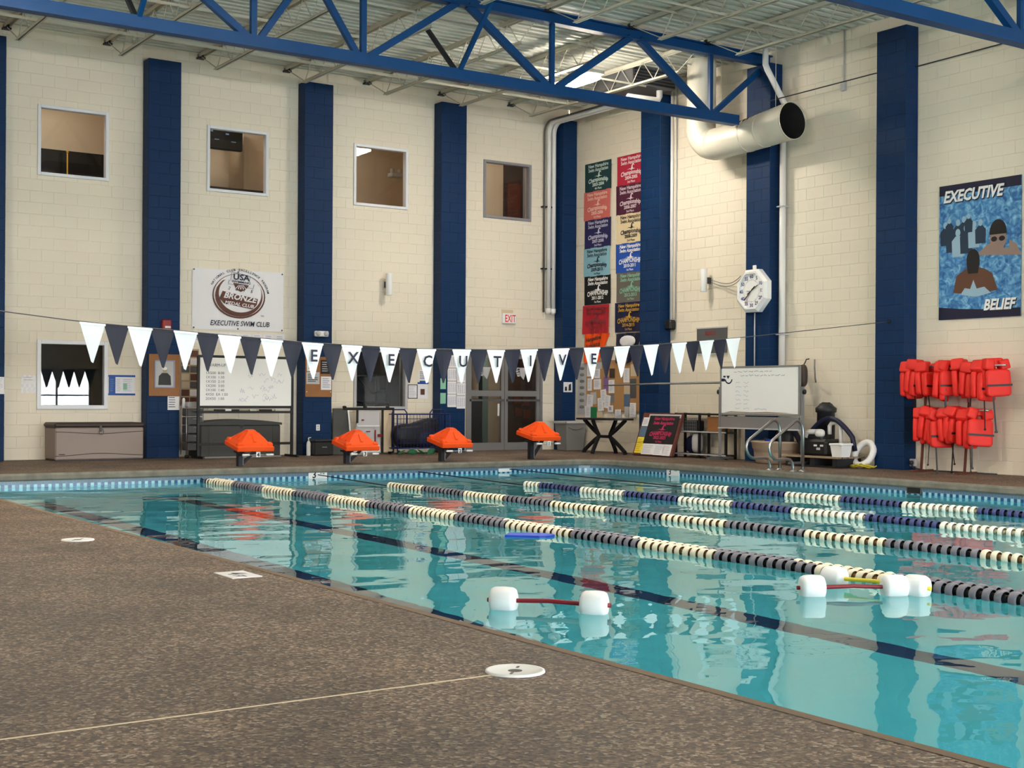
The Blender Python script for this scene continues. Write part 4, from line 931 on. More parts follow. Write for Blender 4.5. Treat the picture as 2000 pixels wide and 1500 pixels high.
for k in range(5):
    m = MB(); m.cbox(-.14, .135, -.15, .14, .14+.155*k, .28+.155*k, .012); dr = m.build('drawer', 'dark_grey', b)
    m = MB(); m.cbox(-.05, .05, -.165, -.15, .235+.155*k, .255+.155*k, .005); m.build('pull', 'grey', dr)
for x in (-.14, .13): m = MB(); m.lathe([(0, -.03), (.03, -.03), (.03, .03), (0, .03)], (x, -.1, .031), 'x', 12); m.build('caster', 'black', b)
m = MB(); m.cbox(-.12, .06, -.1, .08, .92, 1.02, .01); tag(m.build('label_box', 'light_grey', None, (-8.83, -.5, .0)), 'small pale box on top of the drawer tower', 'box')
m = MB(); m.lathe([(0, 0), (.03, 0), (.03, .14), (.015, .17), (0, .17)], n=12); tag(m.build('spray_bottle', 'white', None, (-8.98, -.46, .92)), 'slim white bottle on top of the drawer tower', 'bottle')

w = thing('whiteboard_stand', 'black framed whiteboard stand with handwritten swim sets', 'whiteboard', (-7.98, -.95, 0))
for x in (-.91, .91):
    m = MB(); m.bar((x, 0, .03), (x, 0, 1.84), .045, .045); m.build('post', 'black', w); m = MB(); m.bar((x, -.28, .03), (x, .28, .03), .035, .04); m.build('foot', 'black', w)
for z, y in ((1.84, 0), (.93, 0), (.84, -.03), (.26, 0)): m = MB(); m.bar((-.91, y, z), (.91, y, z), .03, .045); m.build('rail', 'black', w)
m = MB(); m.box(-.89, .89, -.012, .012, .955, 1.82); pn = m.build('panel', 'white_gloss', w)
m = MB(); rn = random.Random(2)
text(m, 'WARM-UP 600', -.50, 1.66, .075, -.014, align='CENTER')
for i, s in enumerate(('1X500  8:00', '1X100  1:30', '1X150  2:10', '1X200  3:00', '1X100  1:40', '4X50  EA 1:50', '20X50  1:00')): text(m, s, -.78, 1.52-.077*i, .068, -.014, align='LEFT', sx=1.05)
m.build('handwriting', 'marker', pn)
m = MB()
for i in range(20): scribble(m, -.15+rn.random()*.8, 1.05+rn.random()*.5, .08+.1*rn.random(), .09, -.014, rnd=rn, n=6)
m.build('scribbles', 'marker_faint', pn)
for i, (x, wd, mt) in enumerate(((-.62, .2, 'black'), (-.42, .12, 'white'), (-.3, .15, 'black'), (.05, .14, 'light_grey'), (.25, .24, 'black'), (.55, .3, 'light_grey'))):
    m = MB(); m.cbox(x, x+wd, -.06, -.0, .857, .89, .008); tag(m.build('board_accessory', mt, None, (-7.98, -.95, 0)), '%s lying on the black whiteboard tray' % ['long black eraser', 'small white card stack', 'short black eraser', 'grey marker box', 'black pouch', 'row of pale markers'][i], 'stationery')
o = thing('black_crate', 'black storage crate at the foot of the notice board pilaster', 'crate', (-6.29, -.56, 0))
m = MB(); m.cbox(-.2, .2, -.16, .16, .01, .27, .015); m.build('body', 'black', o); m = MB(); m.cbox(-.21, .21, -.17, .17, .27, .31, .01); m.build('lid', 'near_black', o); m = MB(); m.box(-.04, .06, -.165, -.16, .16, .17); m.build('label_strip', 'light_grey', o)
o = thing('soap_bottle', 'white pump bottle on the deck by the blue pilaster', 'bottle', (-6.54, -.56, 0))
m = MB(); m.lathe([(0, 0), (.038, 0), (.04, .02), (.04, .24), (.02, .28), (0, .28)], n=16); m.build('body', 'white', o); m = MB(); m.lathe([(0, .28), (.012, .28), (.012, .34), (0, .34)], n=10); m.bar((0, 0, .345), (.05, 0, .345), .014, .014); m.build('pump_top', 'white', o)
o = thing('leaning_panel', 'dark panel with white edge leaning under the lower window', 'panel', (-5.72, -.45, 0))
m = MB(); m.add([(-.25, 0, .01), (.1, -.12, .01), (.22, .3, .9), (-.08, .34, .9), (-.25, .02, .01), (.1, -.10, .01), (.22, .32, .9), (-.08, .36, .9)], [(0, 1, 2, 3), (4, 7, 6, 5), (0, 4, 5, 1), (1, 5, 6, 2), (2, 6, 7, 3), (3, 7, 4, 0)]); m.build('face_sheet', 'charcoal', o)
m = MB(); m.bar((.1, -.13, .01), (.22, .29, .9), .03, .03); m.build('white_edge', 'white', o)
o = thing('flip_easel', 'black easel holding a marked-up whiteboard by the cart', 'easel', (-5.2, -.5, 0))
for x in (-.27, .02+.27, .53): m = MB(); m.bar((x, 0, .02), (x, 0, .9), .035, .03); m.build('post', 'black', o)
m = MB(); m.cbox(-.58, .55, -.02, .02, .87, .92, .008); m.build('top_rail', 'black', o)
for x in (-.55, -.1, .4): m = MB(); m.squad((x, 0, .93), (.04, .03, .025), .7, 10, 5); m.build('clamp_knob', 'black', o)
m = MB(); m.add([(-.40, -.05, .04), (.22, -.05, .04), (.22, 0, .86), (-.24, 0, .86)], [(0, 1, 2, 3)]); m.add([(-.40, -.03, .04), (.22, -.03, .04), (.22, .02, .86), (-.24, .02, .86)], [(3, 2, 1, 0)]); bd = m.build('board', 'light_grey', o)
for x, z, w_, h_ in ((-.1, .44, .09, .02), (.09, .2, .025, .28), (.16, .34, .09, .06), (-.2, .66, .05, .03)): m = MB(); m.box(x, x+w_, -.055, -.045, z, z+h_); m.build('red_mark', 'bar_red', bd)
m = MB(); m.box(-.3, .2, -.053, -.04, .55, .57); m.box(-.33, .2, -.054, -.04, .05, .18); m.build('paper_strip', 'paper', bd)
m = MB(); m.add([(.31, -.02, .05), (.51, -.02, .05), (.51, 0, .86), (.31, 0, .86)], [(0, 1, 2, 3)]); m.build('side_panel', 'beige', o)
# wire cart
o = thing('wire_cart', 'blue wire mesh cart filled with black bags', 'cart', (-4.16, -.62, 0)); M('cart_blue', (24, 36, 96), .4, .3)
for x0, x1 in ((-.6, -.27), (.27, .62)): m = MB(); m.tube([(x0, .0, .1), (x0, 0, .82), (x0+.05, 0, .88), (x1-.05, 0, .88), (x1, 0, .82), (x1, 0, .1)], .014, 8); m.build('hoop_frame', 'cart_blue', o)
m = MB()
for y in (-.22, .22):
    for z in (.12, .79): m.tube([(-.6, y, z), (.6, y, z)], .012, 6)
for x in (-.6, .6):
    for z in (.12, .79): m.tube([(x, -.22, z), (x, .22, z)], .012, 6)
    for y in (-.22, .22): m.tube([(x, y, .06), (x, y, .79)], .012, 6)
m.build('basket_rim', 'cart_blue', o); m = MB()
for y in (-.22, .22):
    for i in range(1, 16): m.tube([(-.6+1.2*i/16, y, .12), (-.6+1.2*i/16, y, .79)], .0045, 4, cap=False)
    for k in range(1, 7): m.tube([(-.6, y, .12+.096*k), (.6, y, .12+.096*k)], .0045, 4, cap=False)
q = m.build('wire_mesh', 'cart_blue', o); q['kind'] = 'stuff'
for x in (-.55, .55):
    for y in (-.18, .18): m = MB(); m.lathe([(0, -.02), (.04, -.02), (.04, .02), (0, .02)], (x, y, .041), 'x', 12); m.build('caster', 'black', o)
o = thing('equipment_bag', 'bulky black bag slumped inside the blue wire cart', 'bag', (-4.2, -.62, .14))
m = MB(); m.squad((-.05, 0, .22), (.5, .19, .24), .55); m.squad((.15, 0, .38), (.34, .17, .16), .6, rot=Matrix.Rotation(-.25, 3, 'Y')); m.build('bag_body', 'black', o)
m = MB(); m.squad((.12, -.12, .18), (.25, .08, .18), .7); m.build('blue_pocket', 'navy', o)
o = thing('green_net', 'scrap of green netting on the deck below the cart', 'net', (-4.35, -.9, 0)); M('net_green', (22, 92, 60), .8)
rn = random.Random(9)
for i in range(4): m = MB(); m.squad((-.38+.22*i+.06*rn.random(), .05*rn.random(), .04), (.10+.05*rn.random(), .05, .025+.05*(i % 2)), 1.5, 10, 6, rot=Matrix.Rotation(.5*(i % 3-1), 3, 'Y')); m.build('fold', 'net_green', o)

# starting blocks
def start_block(x, num, lift, label):
    t = thing('starting_block', label, 'starting block', (x, -3.62, 0), group='orange starting blocks'); z0 = .25+lift
    hw, hd = .315, .28; ct, st = math.cos(.19), math.sin(.19)
    def T(mb): mb.v = [(x_, -hd+(y_+hd)*ct-(q_-z0)*st, z0+(y_+hd)*st+(q_-z0)*ct) for x_, y_, q_ in mb.v]; return mb
    m = MB(); A = [(-hw, -hd), (hw, -hd), (hw, hd), (-hw, hd)]
    m.cbox(-hw, hw, -hd, hd, z0, z0+.08, .01); T(m).build('platform', 'orange', t)
    ped = MB(); lv = [(.93, .075), (.88, .10), (.26, .275), (.2, .298), (.16, .30)]
    for (f0, h0), (f1, h1) in zip(lv, lv[1:]):
        for i in range(4):
            j = (i+1) % 4
            ped.quad((A[i][0]*f0, A[i][1]*f0, z0+h0), (A[j][0]*f0, A[j][1]*f0, z0+h0), (A[j][0]*f1, A[j][1]*f1, z0+h1), (A[i][0]*f1, A[i][1]*f1, z0+h1))
    ped.quad(*[(a*.16, b*.16, z0+.30) for a, b in A]); T(ped).build('pyramid_cap', 'orange', t)
    for i in range(4):                                       # ribs up the faces and the stepped corners
        a = i*PI/2; R = Matrix.Rotation(a, 3, 'Z')
        for s_ in ((0,) if i % 2 == 0 else (-.07, .07)):
            m = MB(); ex = hd if i % 2 == 0 else hw
            p0, p1 = R @ Vector((s_*1.3, -ex*.74, z0+.138)), R @ Vector((s_*.6, -ex*.36, z0+.246)); m.bar(p0, p1, .045, .03); T(m).build('moulded_rib', 'orange', t)
        m = MB(); c = Vector(((-.25, -.2), (.25, -.2), (.25, .2), (-.25, .2))[i]+(0,)); m.cbox(c.x-.055, c.x+.055, c.y-.05, c.y+.05, z0+.06, z0+.135, .02); T(m).build('corner_step', 'orange', t)
    m = MB(); m.box(-.2, -.12, -.05, .05, 0, z0+.05); m.build('post', 'steel_dark', t)
    m = MB(); m.box(-.13, -.115, -.055, .055, .02, z0); m.build('post_flange', 'grey', t)
    m = MB(); m.bar((-.12, 0, .03), (.1, 0, z0), .06, .035); m.build('brace', 'steel_dark', t)
    m = MB(); m.tube([(-.22, -hd-.02, z0-.05), (.3, -hd-.02, z0-.05)], .008, 8); m.build('backstroke_bar', 'chrome', t)
    for x0, x1 in ((-.24, -.12), (.17, .29)): m = MB(); m.tube([(x0, -hd-.02, z0-.05), (x1, -hd-.02, z0-.05)], .017, 10); m.build('grip', 'white', t)
    m = MB(); m.box(-.015, .055, -hd-.045, -hd-.038, z0-.085, z0+.0); pl_ = m.build('number_plate', 'white', t)
    m = MB(); text(m, num, .02, z0-.075, .085, -hd-.046, bold=.04); m.build('lettering', 'navy', pl_)
    for y in (-.12, .12): m = MB(); m.bar((-.16, 0, z0-.03), (-.16, y*1.8, z0-.005), .03, .03); m.build('bracket', 'steel_dark', t)
start_block(-9.05, '4', -.01, 'orange starting block number four in front of the charcoal box')
start_block(-7.13, '3', -.03, 'orange starting block number three in front of the leaning panel')
start_block(-5.26, '2', -.01, 'orange starting block number two in front of the wire cart')
start_block(-3.34, '1', .09, 'orange starting block number one in front of the double door')

# ------------------------------------------------------------------ along the side wall, on the deck
b = thing('waste_bin', 'grey rectangular waste bin in the corner', 'bin', (-.36, -.60, 0))
m = MB(); hw, hd = .22, .17
for (f0, z0), (f1, z1) in (((1, .01), (1.22, .6)),):
    m.add([(-hw*f0, -hd*f0, z0), (hw*f0, -hd*f0, z0), (hw*f0, hd*f0, z0), (-hw*f0, hd*f0, z0), (-hw*f1, -hd*f1, z1), (hw*f1, -hd*f1, z1), (hw*f1, hd*f1, z1), (-hw*f1, hd*f1, z1)], [(0, 3, 2, 1), (0, 1, 5, 4), (1, 2, 6, 5), (2, 3, 7, 6), (3, 0, 4, 7)])
m.build('tub', 'grey', b); m = MB()
for q in ((-.29, .29, -.23, -.2), (-.29, .29, .2, .23), (-.29, -.26, -.23, .23), (.26, .29, -.23, .23)): m.cbox(q[0], q[1], q[2], q[3], .585, .635, .008)
m.build('rim', 'light_grey', b); m = MB(); m.tube([(-.2+.4*i/10, -.205, .5-.05*math.sin(PI*i/10)) for i in range(11)], .006, 5); m.build('moulded_groove', 'dark_grey', b)
t = thing('black_table', 'black round-ended table with curved crossing legs', 'table', (-.74, -2.28, 0), RW)
m = MB(); n = 32; pr = [(.74*math.copysign(abs(math.cos(2*PI*i/n))**.7, math.cos(2*PI*i/n)), .36*math.copysign(abs(math.sin(2*PI*i/n))**.7, math.sin(2*PI*i/n))) for i in range(n)]
m.add([(x, y, .69) for x, y in pr] + [(x, y, .725) for x, y in pr], [tuple(range(n))[::-1], tuple(range(n, 2*n))] + [(i, (i+1) % n, n+(i+1) % n, n+i) for i in range(n)]); m.build('table_top', 'black', t)
for a, L in ((0, .68), (PI, .68), (PI/2, .3), (-PI/2, .3)):
    pts = [((L-.06)*(1-abs(1-abs(2*s-.9)/.95))+.12*(1-abs(2*s-.9)) if 0 else .13+(L-.13)*min(1, abs(s-.47)/.47)**.85, 0, .69*(1-s)) for s in [i/16 for i in range(17)]]
    m = MB()
    for p, q in zip(pts, pts[1:]): m.bar(p, q, .055, .06, upv=(0, 1, 0))
    o = m.build('leg', 'black', t); o.rotation_euler = (0, 0, a)
m = MB(); m.cbox(-.2, .2, -.03, .03, .32, .38, .01); m.build('hub_brace', 'black', t)
# leaning poster board
p = thing('poster_board', 'wooden sandwich board covered with a black and pink banner', 'board', (-.76, -3.20, 0), RW); p.rotation_euler = (-.34, 0, RW)
def tilt(o): o.rotation_euler = (0, 0, 0); return o
m = MB(); m.cbox(0, 1.18, 0, .03, .02, .9, .006); m.build('panel', 'red_wood', p)
m = MB(); m.cbox(.0, 1.18, .035, .06, .04, .86, .006); bk = m.build('rear_panel', 'red_wood', p)
for x0, x1, z0, z1, mt in ((.24, 1.12, .26, .84, 'black'), (.05, .25, .62, .8, 'paper'), (.04, .24, .4, .61, 'tile_mid'), (.04, .26, .06, .39, 'yellow'), (.26, .62, .04, .26, 'paper'), (.62, .9, .035, .26, 'paper'), (.88, 1.12, .03, .26, 'paper'), (.2, 1.15, .80, .87, 'light_grey')):
    m = MB(); m.box(x0, x1, -.006 if mt != 'black' else -.009, 0, z0, z1); s_ = m.build('sheet_print' if mt != 'black' else 'banner_cloth', mt, p)
    if mt in ('paper', 'yellow'): m = MB(); lines(m, x0+.02, x1-.02, z0+.02, z1-.03, 7, -.0075, th=.006); m.build('print', 'marker_faint' if mt == 'paper' else 'brown', s_)
M('pink_ink', (190, 40, 92), .8)
m = MB(); cx = .69; text(m, 'New Hampshire', cx, .75, .09, -.011, bold=.03, shear=.2); text(m, 'Swim Association', cx, .66, .09, -.011, bold=.03, shear=.2, sx=.92); emblem(m, cx, .55, .6, -.011)
text(m, 'CHAMPIONSHIP', cx, .44, .12, -.011, bold=.03, bend=-.25, sx=.75); text(m, '2022-2023', cx, .36, .085, -.011, bold=.03); text(m, '1st Place', cx, .29, .055, -.011, bold=.02); m.build('lettering', 'pink_ink', p)
# shelf rack
r = thing('shelf_rack', 'low dark steel shelf rack beside the poster board', 'shelf', (-.14, -4.06, 0), RW)
for x in (.02, .70, 1.43):
    for y in (0, -.24): m = MB(); m.box(x-.02, x+.02, y-.02, y+.02, 0, .86); m.build('post', 'black', r)
for z in (.05, .48, .82): m = MB(); m.cbox(0, 1.45, -.25, .01, z, z+.035, .005); m.build('shelf_board', 'lid_brown', r); m = MB(); m.box(0, 1.45, -.262, -.25, z+.01, z+.035); m.build('shelf_edge', 'light_grey' if z < .8 else 'black', r)
for nme, l, x, z, s_, mt in (('storage_bin', 'blue cloth bundle on the bottom shelf of the rack', .3, .085, (.2, .11, .17), 'navy'), ('storage_carton', 'tan carton on the middle shelf of the rack', .98, .515, (.2, .11, .14), 'plywood')):
    o = thing(nme, l, 'box', (-.26, -4.06-x-.12, z), RW)
    if nme == 'storage_bin':
        m = MB(); m.squad((0, 0, s_[2]), s_, .7); m.build('bundle', mt, o); m = MB(); m.squad((.12, -.03, .2), (.1, .09, .19), .6); m.build('white_net', 'light_grey', o)
    else:
        m = MB(); m.cbox(-s_[0], s_[0], -s_[1], s_[1], 0, 2*s_[2], .006); m.build('carton', mt, o); m = MB(); m.box(-s_[0], s_[0], -.02, .02, 2*s_[2], 2*s_[2]+.002); m.build('tape', 'beige', o)
t = thing('wire_basket', 'dark wire basket on the middle shelf of the rack', 'basket', (-.22, -4.46, .515), RW); m = MB()
for i in range(9): m.tube([(-.2+.05*i, -.16, 0), (-.2+.05*i, -.16, .24)], .004, 4, cap=False)
for i in range(5): m.tube([(-.2, -.16, .06*i), (.2, -.16, .06*i)], .004, 4, cap=False)
m.build('grid_front', 'grey', t); m = MB(); m.cbox(-.2, .2, -.15, .06, 0, .2, .02); m.build('dark_contents', 'near_black', t)
m = MB(); m.tube([(-.36, -1.76, 1.40), (-.36, -3.4, 1.425), (-.36, -5.7, 1.44)], [.013, .02, .024], 10); tag(m.build('telescopic_pole', 'grey'), 'long grey telescopic pole resting across the pilaster', 'pole')
# whiteboard on stand
w = thing('rolling_whiteboard', 'grey framed rolling whiteboard in front of the clock pilaster', 'whiteboard', (-.88, -6.86, 0), RW); hw = .965
m = MB(); m.box(-hw+.02, hw-.02, -.012, .012, .88, 1.68); pn = m.build('panel', 'white_gloss', w)
for a in ((-hw, .86, hw, .86), (-hw, 1.70, hw, 1.70), (-hw, .86, -hw, 1.7), (hw, .86, hw, 1.7)): m = MB(); m.bar((a[0], 0, a[1]), (a[2], 0, a[3]), .035, .035, upv=(0, 1, 0)); m.build('panel_edge', 'grey', w)
for x in (-hw-.05, hw+.05):
    m = MB(); m.bar((x, .02, .06), (x, .02, 1.35), .04, .04); m.build('post', 'grey', w); m = MB(); m.bar((x, -.3, .06), (x, .3, .06), .04, .04); m.build('foot', 'dark_grey', w)
    m = MB(); m.squad((x+.04*(1 if x > 0 else -1), .02, 1.26), (.035, .035, .045), .8, 10, 6); m.build('tilt_knob', 'black', w)
m = MB(); m.box(-hw, hw, -.02, .02, .62, .82); m.build('tray_panel', 'aluminium', w); m = MB(); m.box(-hw, hw, -.08, .02, .60, .62); m.build('tray', 'light_grey', w)
m = MB(); rn = random.Random(4)
for i, (x, z, wd) in enumerate(((-.62, 1.62, .95), (-.45, 1.55, 1.1))):
    xx = x
    while xx < x+wd: l_ = .05+.07*rn.random(); scribble(m, xx, z, l_, .028, -.014, rnd=rn, t=.006); xx += l_+.025
m.build('handwriting', 'marker', pn); m = MB()
for i in range(7):
    for x in (-.58, -.38): scribble(m, x, 1.42-.075*i, .1+.05*rn.random(), .035, -.014, rnd=rn, t=.005)
scribble(m, -.1, .95, .3, .04, -.014, rnd=rn, t=.006); m.build('faint_writing', 'marker_faint', pn)
m = MB(); ring(m, -.76, 1.50, .075, .10, -.014, a0=PI*1.05, a1=PI*1.95, n=12); m.flat([(-.82, 1.55), (-.73, 1.55), (-.775, 1.49)], -.014); m.box(-.95, -.86, -.015, -.013, 1.45, 1.5); m.box(-.9, -.84, -.015, -.013, 1.52, 1.55); m.build('arrow_doodle', 'navy', pn)
m = MB(); m.flat([(-.9, .885), (.85, .885), (.6, .90), (.2, .91), (-.2, .90), (-.7, .912)], -.0135); m.build('worn_edge', 'wood', pn)
o = thing('hanging_bag', 'dark drawstring bag on a hook behind the rolling whiteboard', 'bag', (-.05, -7.2, 1.42), RW)
m = MB(); m.squad((0, -.1, .13), (.08, .07, .2), .7); m.build('sack', 'lid_brown', o); m = MB(); m.tube([(0, -.1, .3), (.02, -.06, .38), (.0, -.02, .42), (0, .05, .43)], .01, 6); m.build('drawstring', 'near_black', o)
o = thing('wall_hook', 'curved grey hose hook on the wall beside the whiteboard', 'hook', (-.02, -7.42, 1.5), RW)
m = MB(); m.tube([(-.05, -.02, .33), (.08, -.16, .18), (.11, -.18, .09), (.06, -.12, .0), (-.02, -.02, -.06)], .014, 8); m.build('hook_arm', 'grey', o)
# tub
o = thing('tan_tub', 'tan plastic tub of pool gear behind the grab rails', 'tub', (-.62, -7.02, 0), RW)
m = MB(); m.lathe([(0, .01), (.42, .01), (.46, .1), (.475, .25), (.50, .26), (.52, .36), (.545, .37), (.545, .40), (.51, .40), (.47, .2), (0, .18)], n=32); q = m.build('tub_wall', 'tan_plastic', o); q.scale = (1.0, .6, 1)
for l, x, y, mt, s_ in (('coiled navy hose heaped in the tan tub', -.05, 0, 'navy', .2), ('dark pool float poking out of the tan tub', .28, .05, 'near_black', .16)):
    o = thing('pool_hose' if 'hose' in l else 'pool_float', l, 'hose' if 'hose' in l else 'float', (-.62-y, -7.02-x, .3), RW)
    if 'hose' in l:
        for k in range(3): m = MB(); m.tube([((s_-.02*k)*math.cos(a), (s_-.02*k)*.7*math.sin(a), .05*k+.02*math.sin(2*a)) for a in [2*PI*i/20 for i in range(20)]], .035, 8, closed=True); m.build('coil', mt, o)
        m = MB(); m.cbox(-.02, .1, -.2, -.14, .06, .13, .01); m.build('blue_tag', 'kick_blue', o)
    else:
        m = MB(); m.squad((0, 0, .12), (s_, .1, .2), .7); m.build('float_body', mt, o)
        m = MB(); m.tube([(-.3+.6*i/12, .05, .1+.26*math.sin(PI*i/12)) for i in range(13)], .05, 8); m.build('hose_loop', 'navy', o)
# pump trolley
o = thing('pump_pallet', 'weathered wooden pallet on the deck under the pump', 'pallet', (-.6, -8.12, 0), RW)
for y in (-.28, -.14, 0, .14, .28): m = MB(); m.cbox(-.66, .6, y-.06, y+.06, .155, .185, .004); m.build('deck_plank', 'wood', o)
for x in (-.55, 0, .5): m = MB(); m.box(x-.05, x+.05, -.28, .3, .03, .155); m.build('bearer', 'near_black', o)
m = MB(); m.box(-.6, .55, -.3, .3, .0, .03); m.build('under_skid', 'black', o)
o = thing('pool_pump', 'black pool pump with cylindrical filter housing and white fittings', 'pump', (-.6, -8.12, .185), RW)
m = MB(); m.cbox(-.42, .25, -.22, .2, 0, .28, .04); m.build('pump_housing', 'black', o)
m = MB(); m.lathe([(0, -.3), (.1, -.3), (.12, -.26), (.12, .1), (.1, .14), (0, .14)], (-.1, 0, .3), 'x', 20); m.build('motor', 'black', o)
m = MB(); m.lathe([(0, 0), (.15, 0), (.155, .05), (.15, .72), (.175, .73), (.18, .8), (.13, .84), (.1, .88), (0, .89)], (-.2, .26, 0), 'z', 24); m.build('filter_housing', 'near_black', o)
for a in (0, PI/2): m = MB(); m.cbox(-.1, .1, -.015, .015, .85, .9, .01); q = m.build('cap_handle', 'black', o); q.location = (-.2, .26, 0); q.rotation_euler = (0, 0, a)
m = MB(); m.tube([(-.3, -.1, .3), (-.28, -.1, .38), (-.22, -.1, .4), (-.05, -.1, .4)], .045, 10); m.build('white_elbow', 'pvc', o)
m = MB(); m.squad((.0, -.1, .38), (.09, .07, .07), .8); m.build('union_nut', 'pvc', o)
m = MB(); m.tube([(.08, .05, .36), (.08, .05, .5), (.12, .05, .55), (.26, .05, .56), (.32, .05, .52), (.33, .05, .2)], .035, 10); m.build('white_pipe', 'pvc', o)
for x in (-.02, .12): m = MB(); m.box(x, x+.07, -.225, -.22, .16, .19); m.build('label_strip', 'white', o)
m = MB(); m.box(.04, .12, -.225, -.22, .1, .14); m.build('rating_plate', 'light_grey', o)
m = MB(); m.tube([(-.6+.0, 0, .0), ] and [(-.3+1.0*i/14, -.05, .25+.38*math.sin(PI*(.12+.88*i/14))*(1 if i < 14 else 0)) for i in range(14)] + [(.68, -.05, .1)], .042, 10); tag(m.build('vacuum_hose', 'navy', None, (-.55, -8.12, .185), RW), 'thick navy hose arching over the pump', 'hose')
o = thing('white_bucket', 'small white square bucket on the pump pallet', 'bucket', (-.82, -8.70, .187), RW)
m = MB(); m.add([(-.1, -.1, 0), (.1, -.1, 0), (.1, .1, 0), (-.1, .1, 0), (-.125, -.125, .2), (.125, -.125, .2), (.125, .125, .2), (-.125, .125, .2)], [(0, 3, 2, 1), (0, 1, 5, 4), (1, 2, 6, 5), (2, 3, 7, 6), (3, 0, 4, 7)]); m.build('pail', 'white', o); m = MB(); m.cbox(-.14, .14, -.14, .14, .19, .225, .008); m.build('rim', 'white', o)
o = thing('life_ring', 'white ring buoy leaning against the blue pilaster', 'life ring', (-.36, -8.78, .235), RW)
m = MB(); R_, r_ = .185, .055; m.tube([(R_*math.cos(2*PI*i/28), .10*math.sin(2*PI*i/28), R_*math.sin(2*PI*i/28)) for i in range(28)], r_, 12, closed=True); m.build('ring_body', 'white', o)
m = MB(); rn = random.Random(8)
for k in range(7):
    cx, cy = -.22+.07*k+.03*rn.random(), -.28+.1*rn.random(); m.tube([(cx+.09*math.cos(a), cy+.07*math.sin(a), .02+.012*k % .05+.01*math.sin(3*a)) for a in [2*PI*i/14 for i in range(14)]], .011, 6, closed=True)
tag(m.build('throw_rope', 'rope_yellow', None, (-.3, -8.85, 0), RW), 'loose coils of yellow rope beside the ring buoy', 'rope')
# grab rails
for y, l in ((-8.55, 'steel pool grab rail, the one behind'), (-9.05, 'steel pool grab rail, the one in front with base plates')):
    t = thing('grab_rail', l+' near the rolling whiteboard', 'rail', (-2.07, y, 0), group='pool grab rails')
    pts = [(0, 0, 0), (0, 0, .62), (-.01, 0, .70), (-.05, 0, .765), (-.12, 0, .80), (-.19, 0, .785), (-.25, 0, .745), (-.66, 0, .50), (-.71, 0, .455), (-.735, 0, .39), (-.73, 0, .33), (-.69, 0, .255), (-.62, 0, .205), (-.55, 0, .195), (-.36, 0, .20), (-.28, 0, .185), (-.235, 0, .14), (-.215, 0, .06), (-.21, 0, 0)]
    m = MB(); m.tube(pts, .024, 12); m.build('bent_tube', 'chrome', t)
    for x in (0, -.21): m = MB(); m.lathe([(.024, .03), (.06, .012), (.065, 0)], (x, 0, 0), 'z', 18); m.build('base_plate', 'chrome', t)
# life jacket rack
r = thing('jacket_rack', 'steel rack with two rails holding life jackets', 'rack', (-.42, -10.0, 0), RW)
for x in (.03, .85): m = MB(); m.bar((x-.03, 0, 0), (x+.09, 0, 1.7), .03, .03); m.build('post', 'red_wood', r); m = MB(); m.bar((x, -.25, .02), (x, .25, .02), .03, .03); m.build('foot', 'red_wood', r)
for z, x0, x1 in ((1.66, -.3, 1.55), (.98, -.1, 1.25)): m = MB(); m.tube([(x0, 0, z), (x1, 0, z)], .014, 8); m.build('rail', 'chrome', r)
for z0, x in ((1.3, .09), (1.1, .90)): m = MB(); m.tube([(x, -.02, z0), (x+.015, -.02, z0+.22)], .02, 8); m.build('foil_wrap', 'chrome', r)
rn = random.Random(21)
def jacket(label, x, z, yaw, tiltv, row):
    t = thing('life_jacket', label, 'life jacket', (-.42, -10.0-x, z), 0, group='red life jackets on the rack'); t.rotation_euler = (tiltv*1.6, .12*(rn.random()-.5), yaw); t.scale = (1, 1, .95+.14*rn.random())
    th = .052
    m = MB()
    m.squad((0, -.055, -.28), (.19, th, .20), .28, 16, 8); m.build('front_panel', 'red', t)
    m = MB(); m.squad((.0, .055, -.25), (.20, th*.9, .19), .28, 16, 8); m.build('back_panel', 'red', t)
    m = MB(); k1, k2 = .25*(rn.random()-.5), .6*(rn.random()-.5); m.squad((-.12, .0, .0), (.075, .10, .085), .3, 14, 7, rot=Matrix.Rotation(.35+k2, 3, 'Y')); m.squad((.12, .0, -.01), (.075, .10, .075), .3, 14, 7, rot=Matrix.Rotation(-.3+k1, 3, 'Y')); m.squad((0, .05, .035), (.14, .05, .055), .3, 14, 7, rot=Matrix.Rotation(k2, 3, 'X')); m.build('collar', 'red', t)
    m = MB(); m.box(-.195, .195, -.114, -.108, -.33, -.30); m.build('belt', 'black', t)
    L = .25+.35*rn.random(); x0 = -.16+.05*rn.random()
    m = MB(); m.add([(x0, -.09, -.42), (x0+.025, -.09, -.42), (x0+.035, -.1, -.42-L), (x0+.01, -.1, -.42-L), (x0, -.094, -.42), (x0+.025, -.094, -.42), (x0+.035, -.104, -.42-L), (x0+.01, -.104, -.42-L)], [(0, 1, 2, 3), (7, 6, 5, 4), (0, 4, 5, 1), (1, 5, 6, 2), (2, 6, 7, 3), (3, 7, 4, 0)]); st = m.build('strap', 'black', t)
    m = MB(); m.cbox(x0+.0, x0+.045, -.11, -.095, -.44-L, -.41-L, .004); m.build('buckle', 'black', st)
ordn = ['first', 'second', 'third', 'fourth', 'fifth', 'sixth', 'seventh', 'eighth', 'ninth', 'tenth']
for i in range(9):
    x = [-.20, -.06, .08, .40, .55, .72, .95, 1.15, 1.36][i]
    jacket('red life jacket, %s from the blue pilaster on the upper rail' % ordn[i], x, 1.65+.03*math.sin(i*1.7), [.1, -.05, .15, .5, -.55, .45, .1, .05, -.5][i], .06*math.sin(i*2.3), 0)
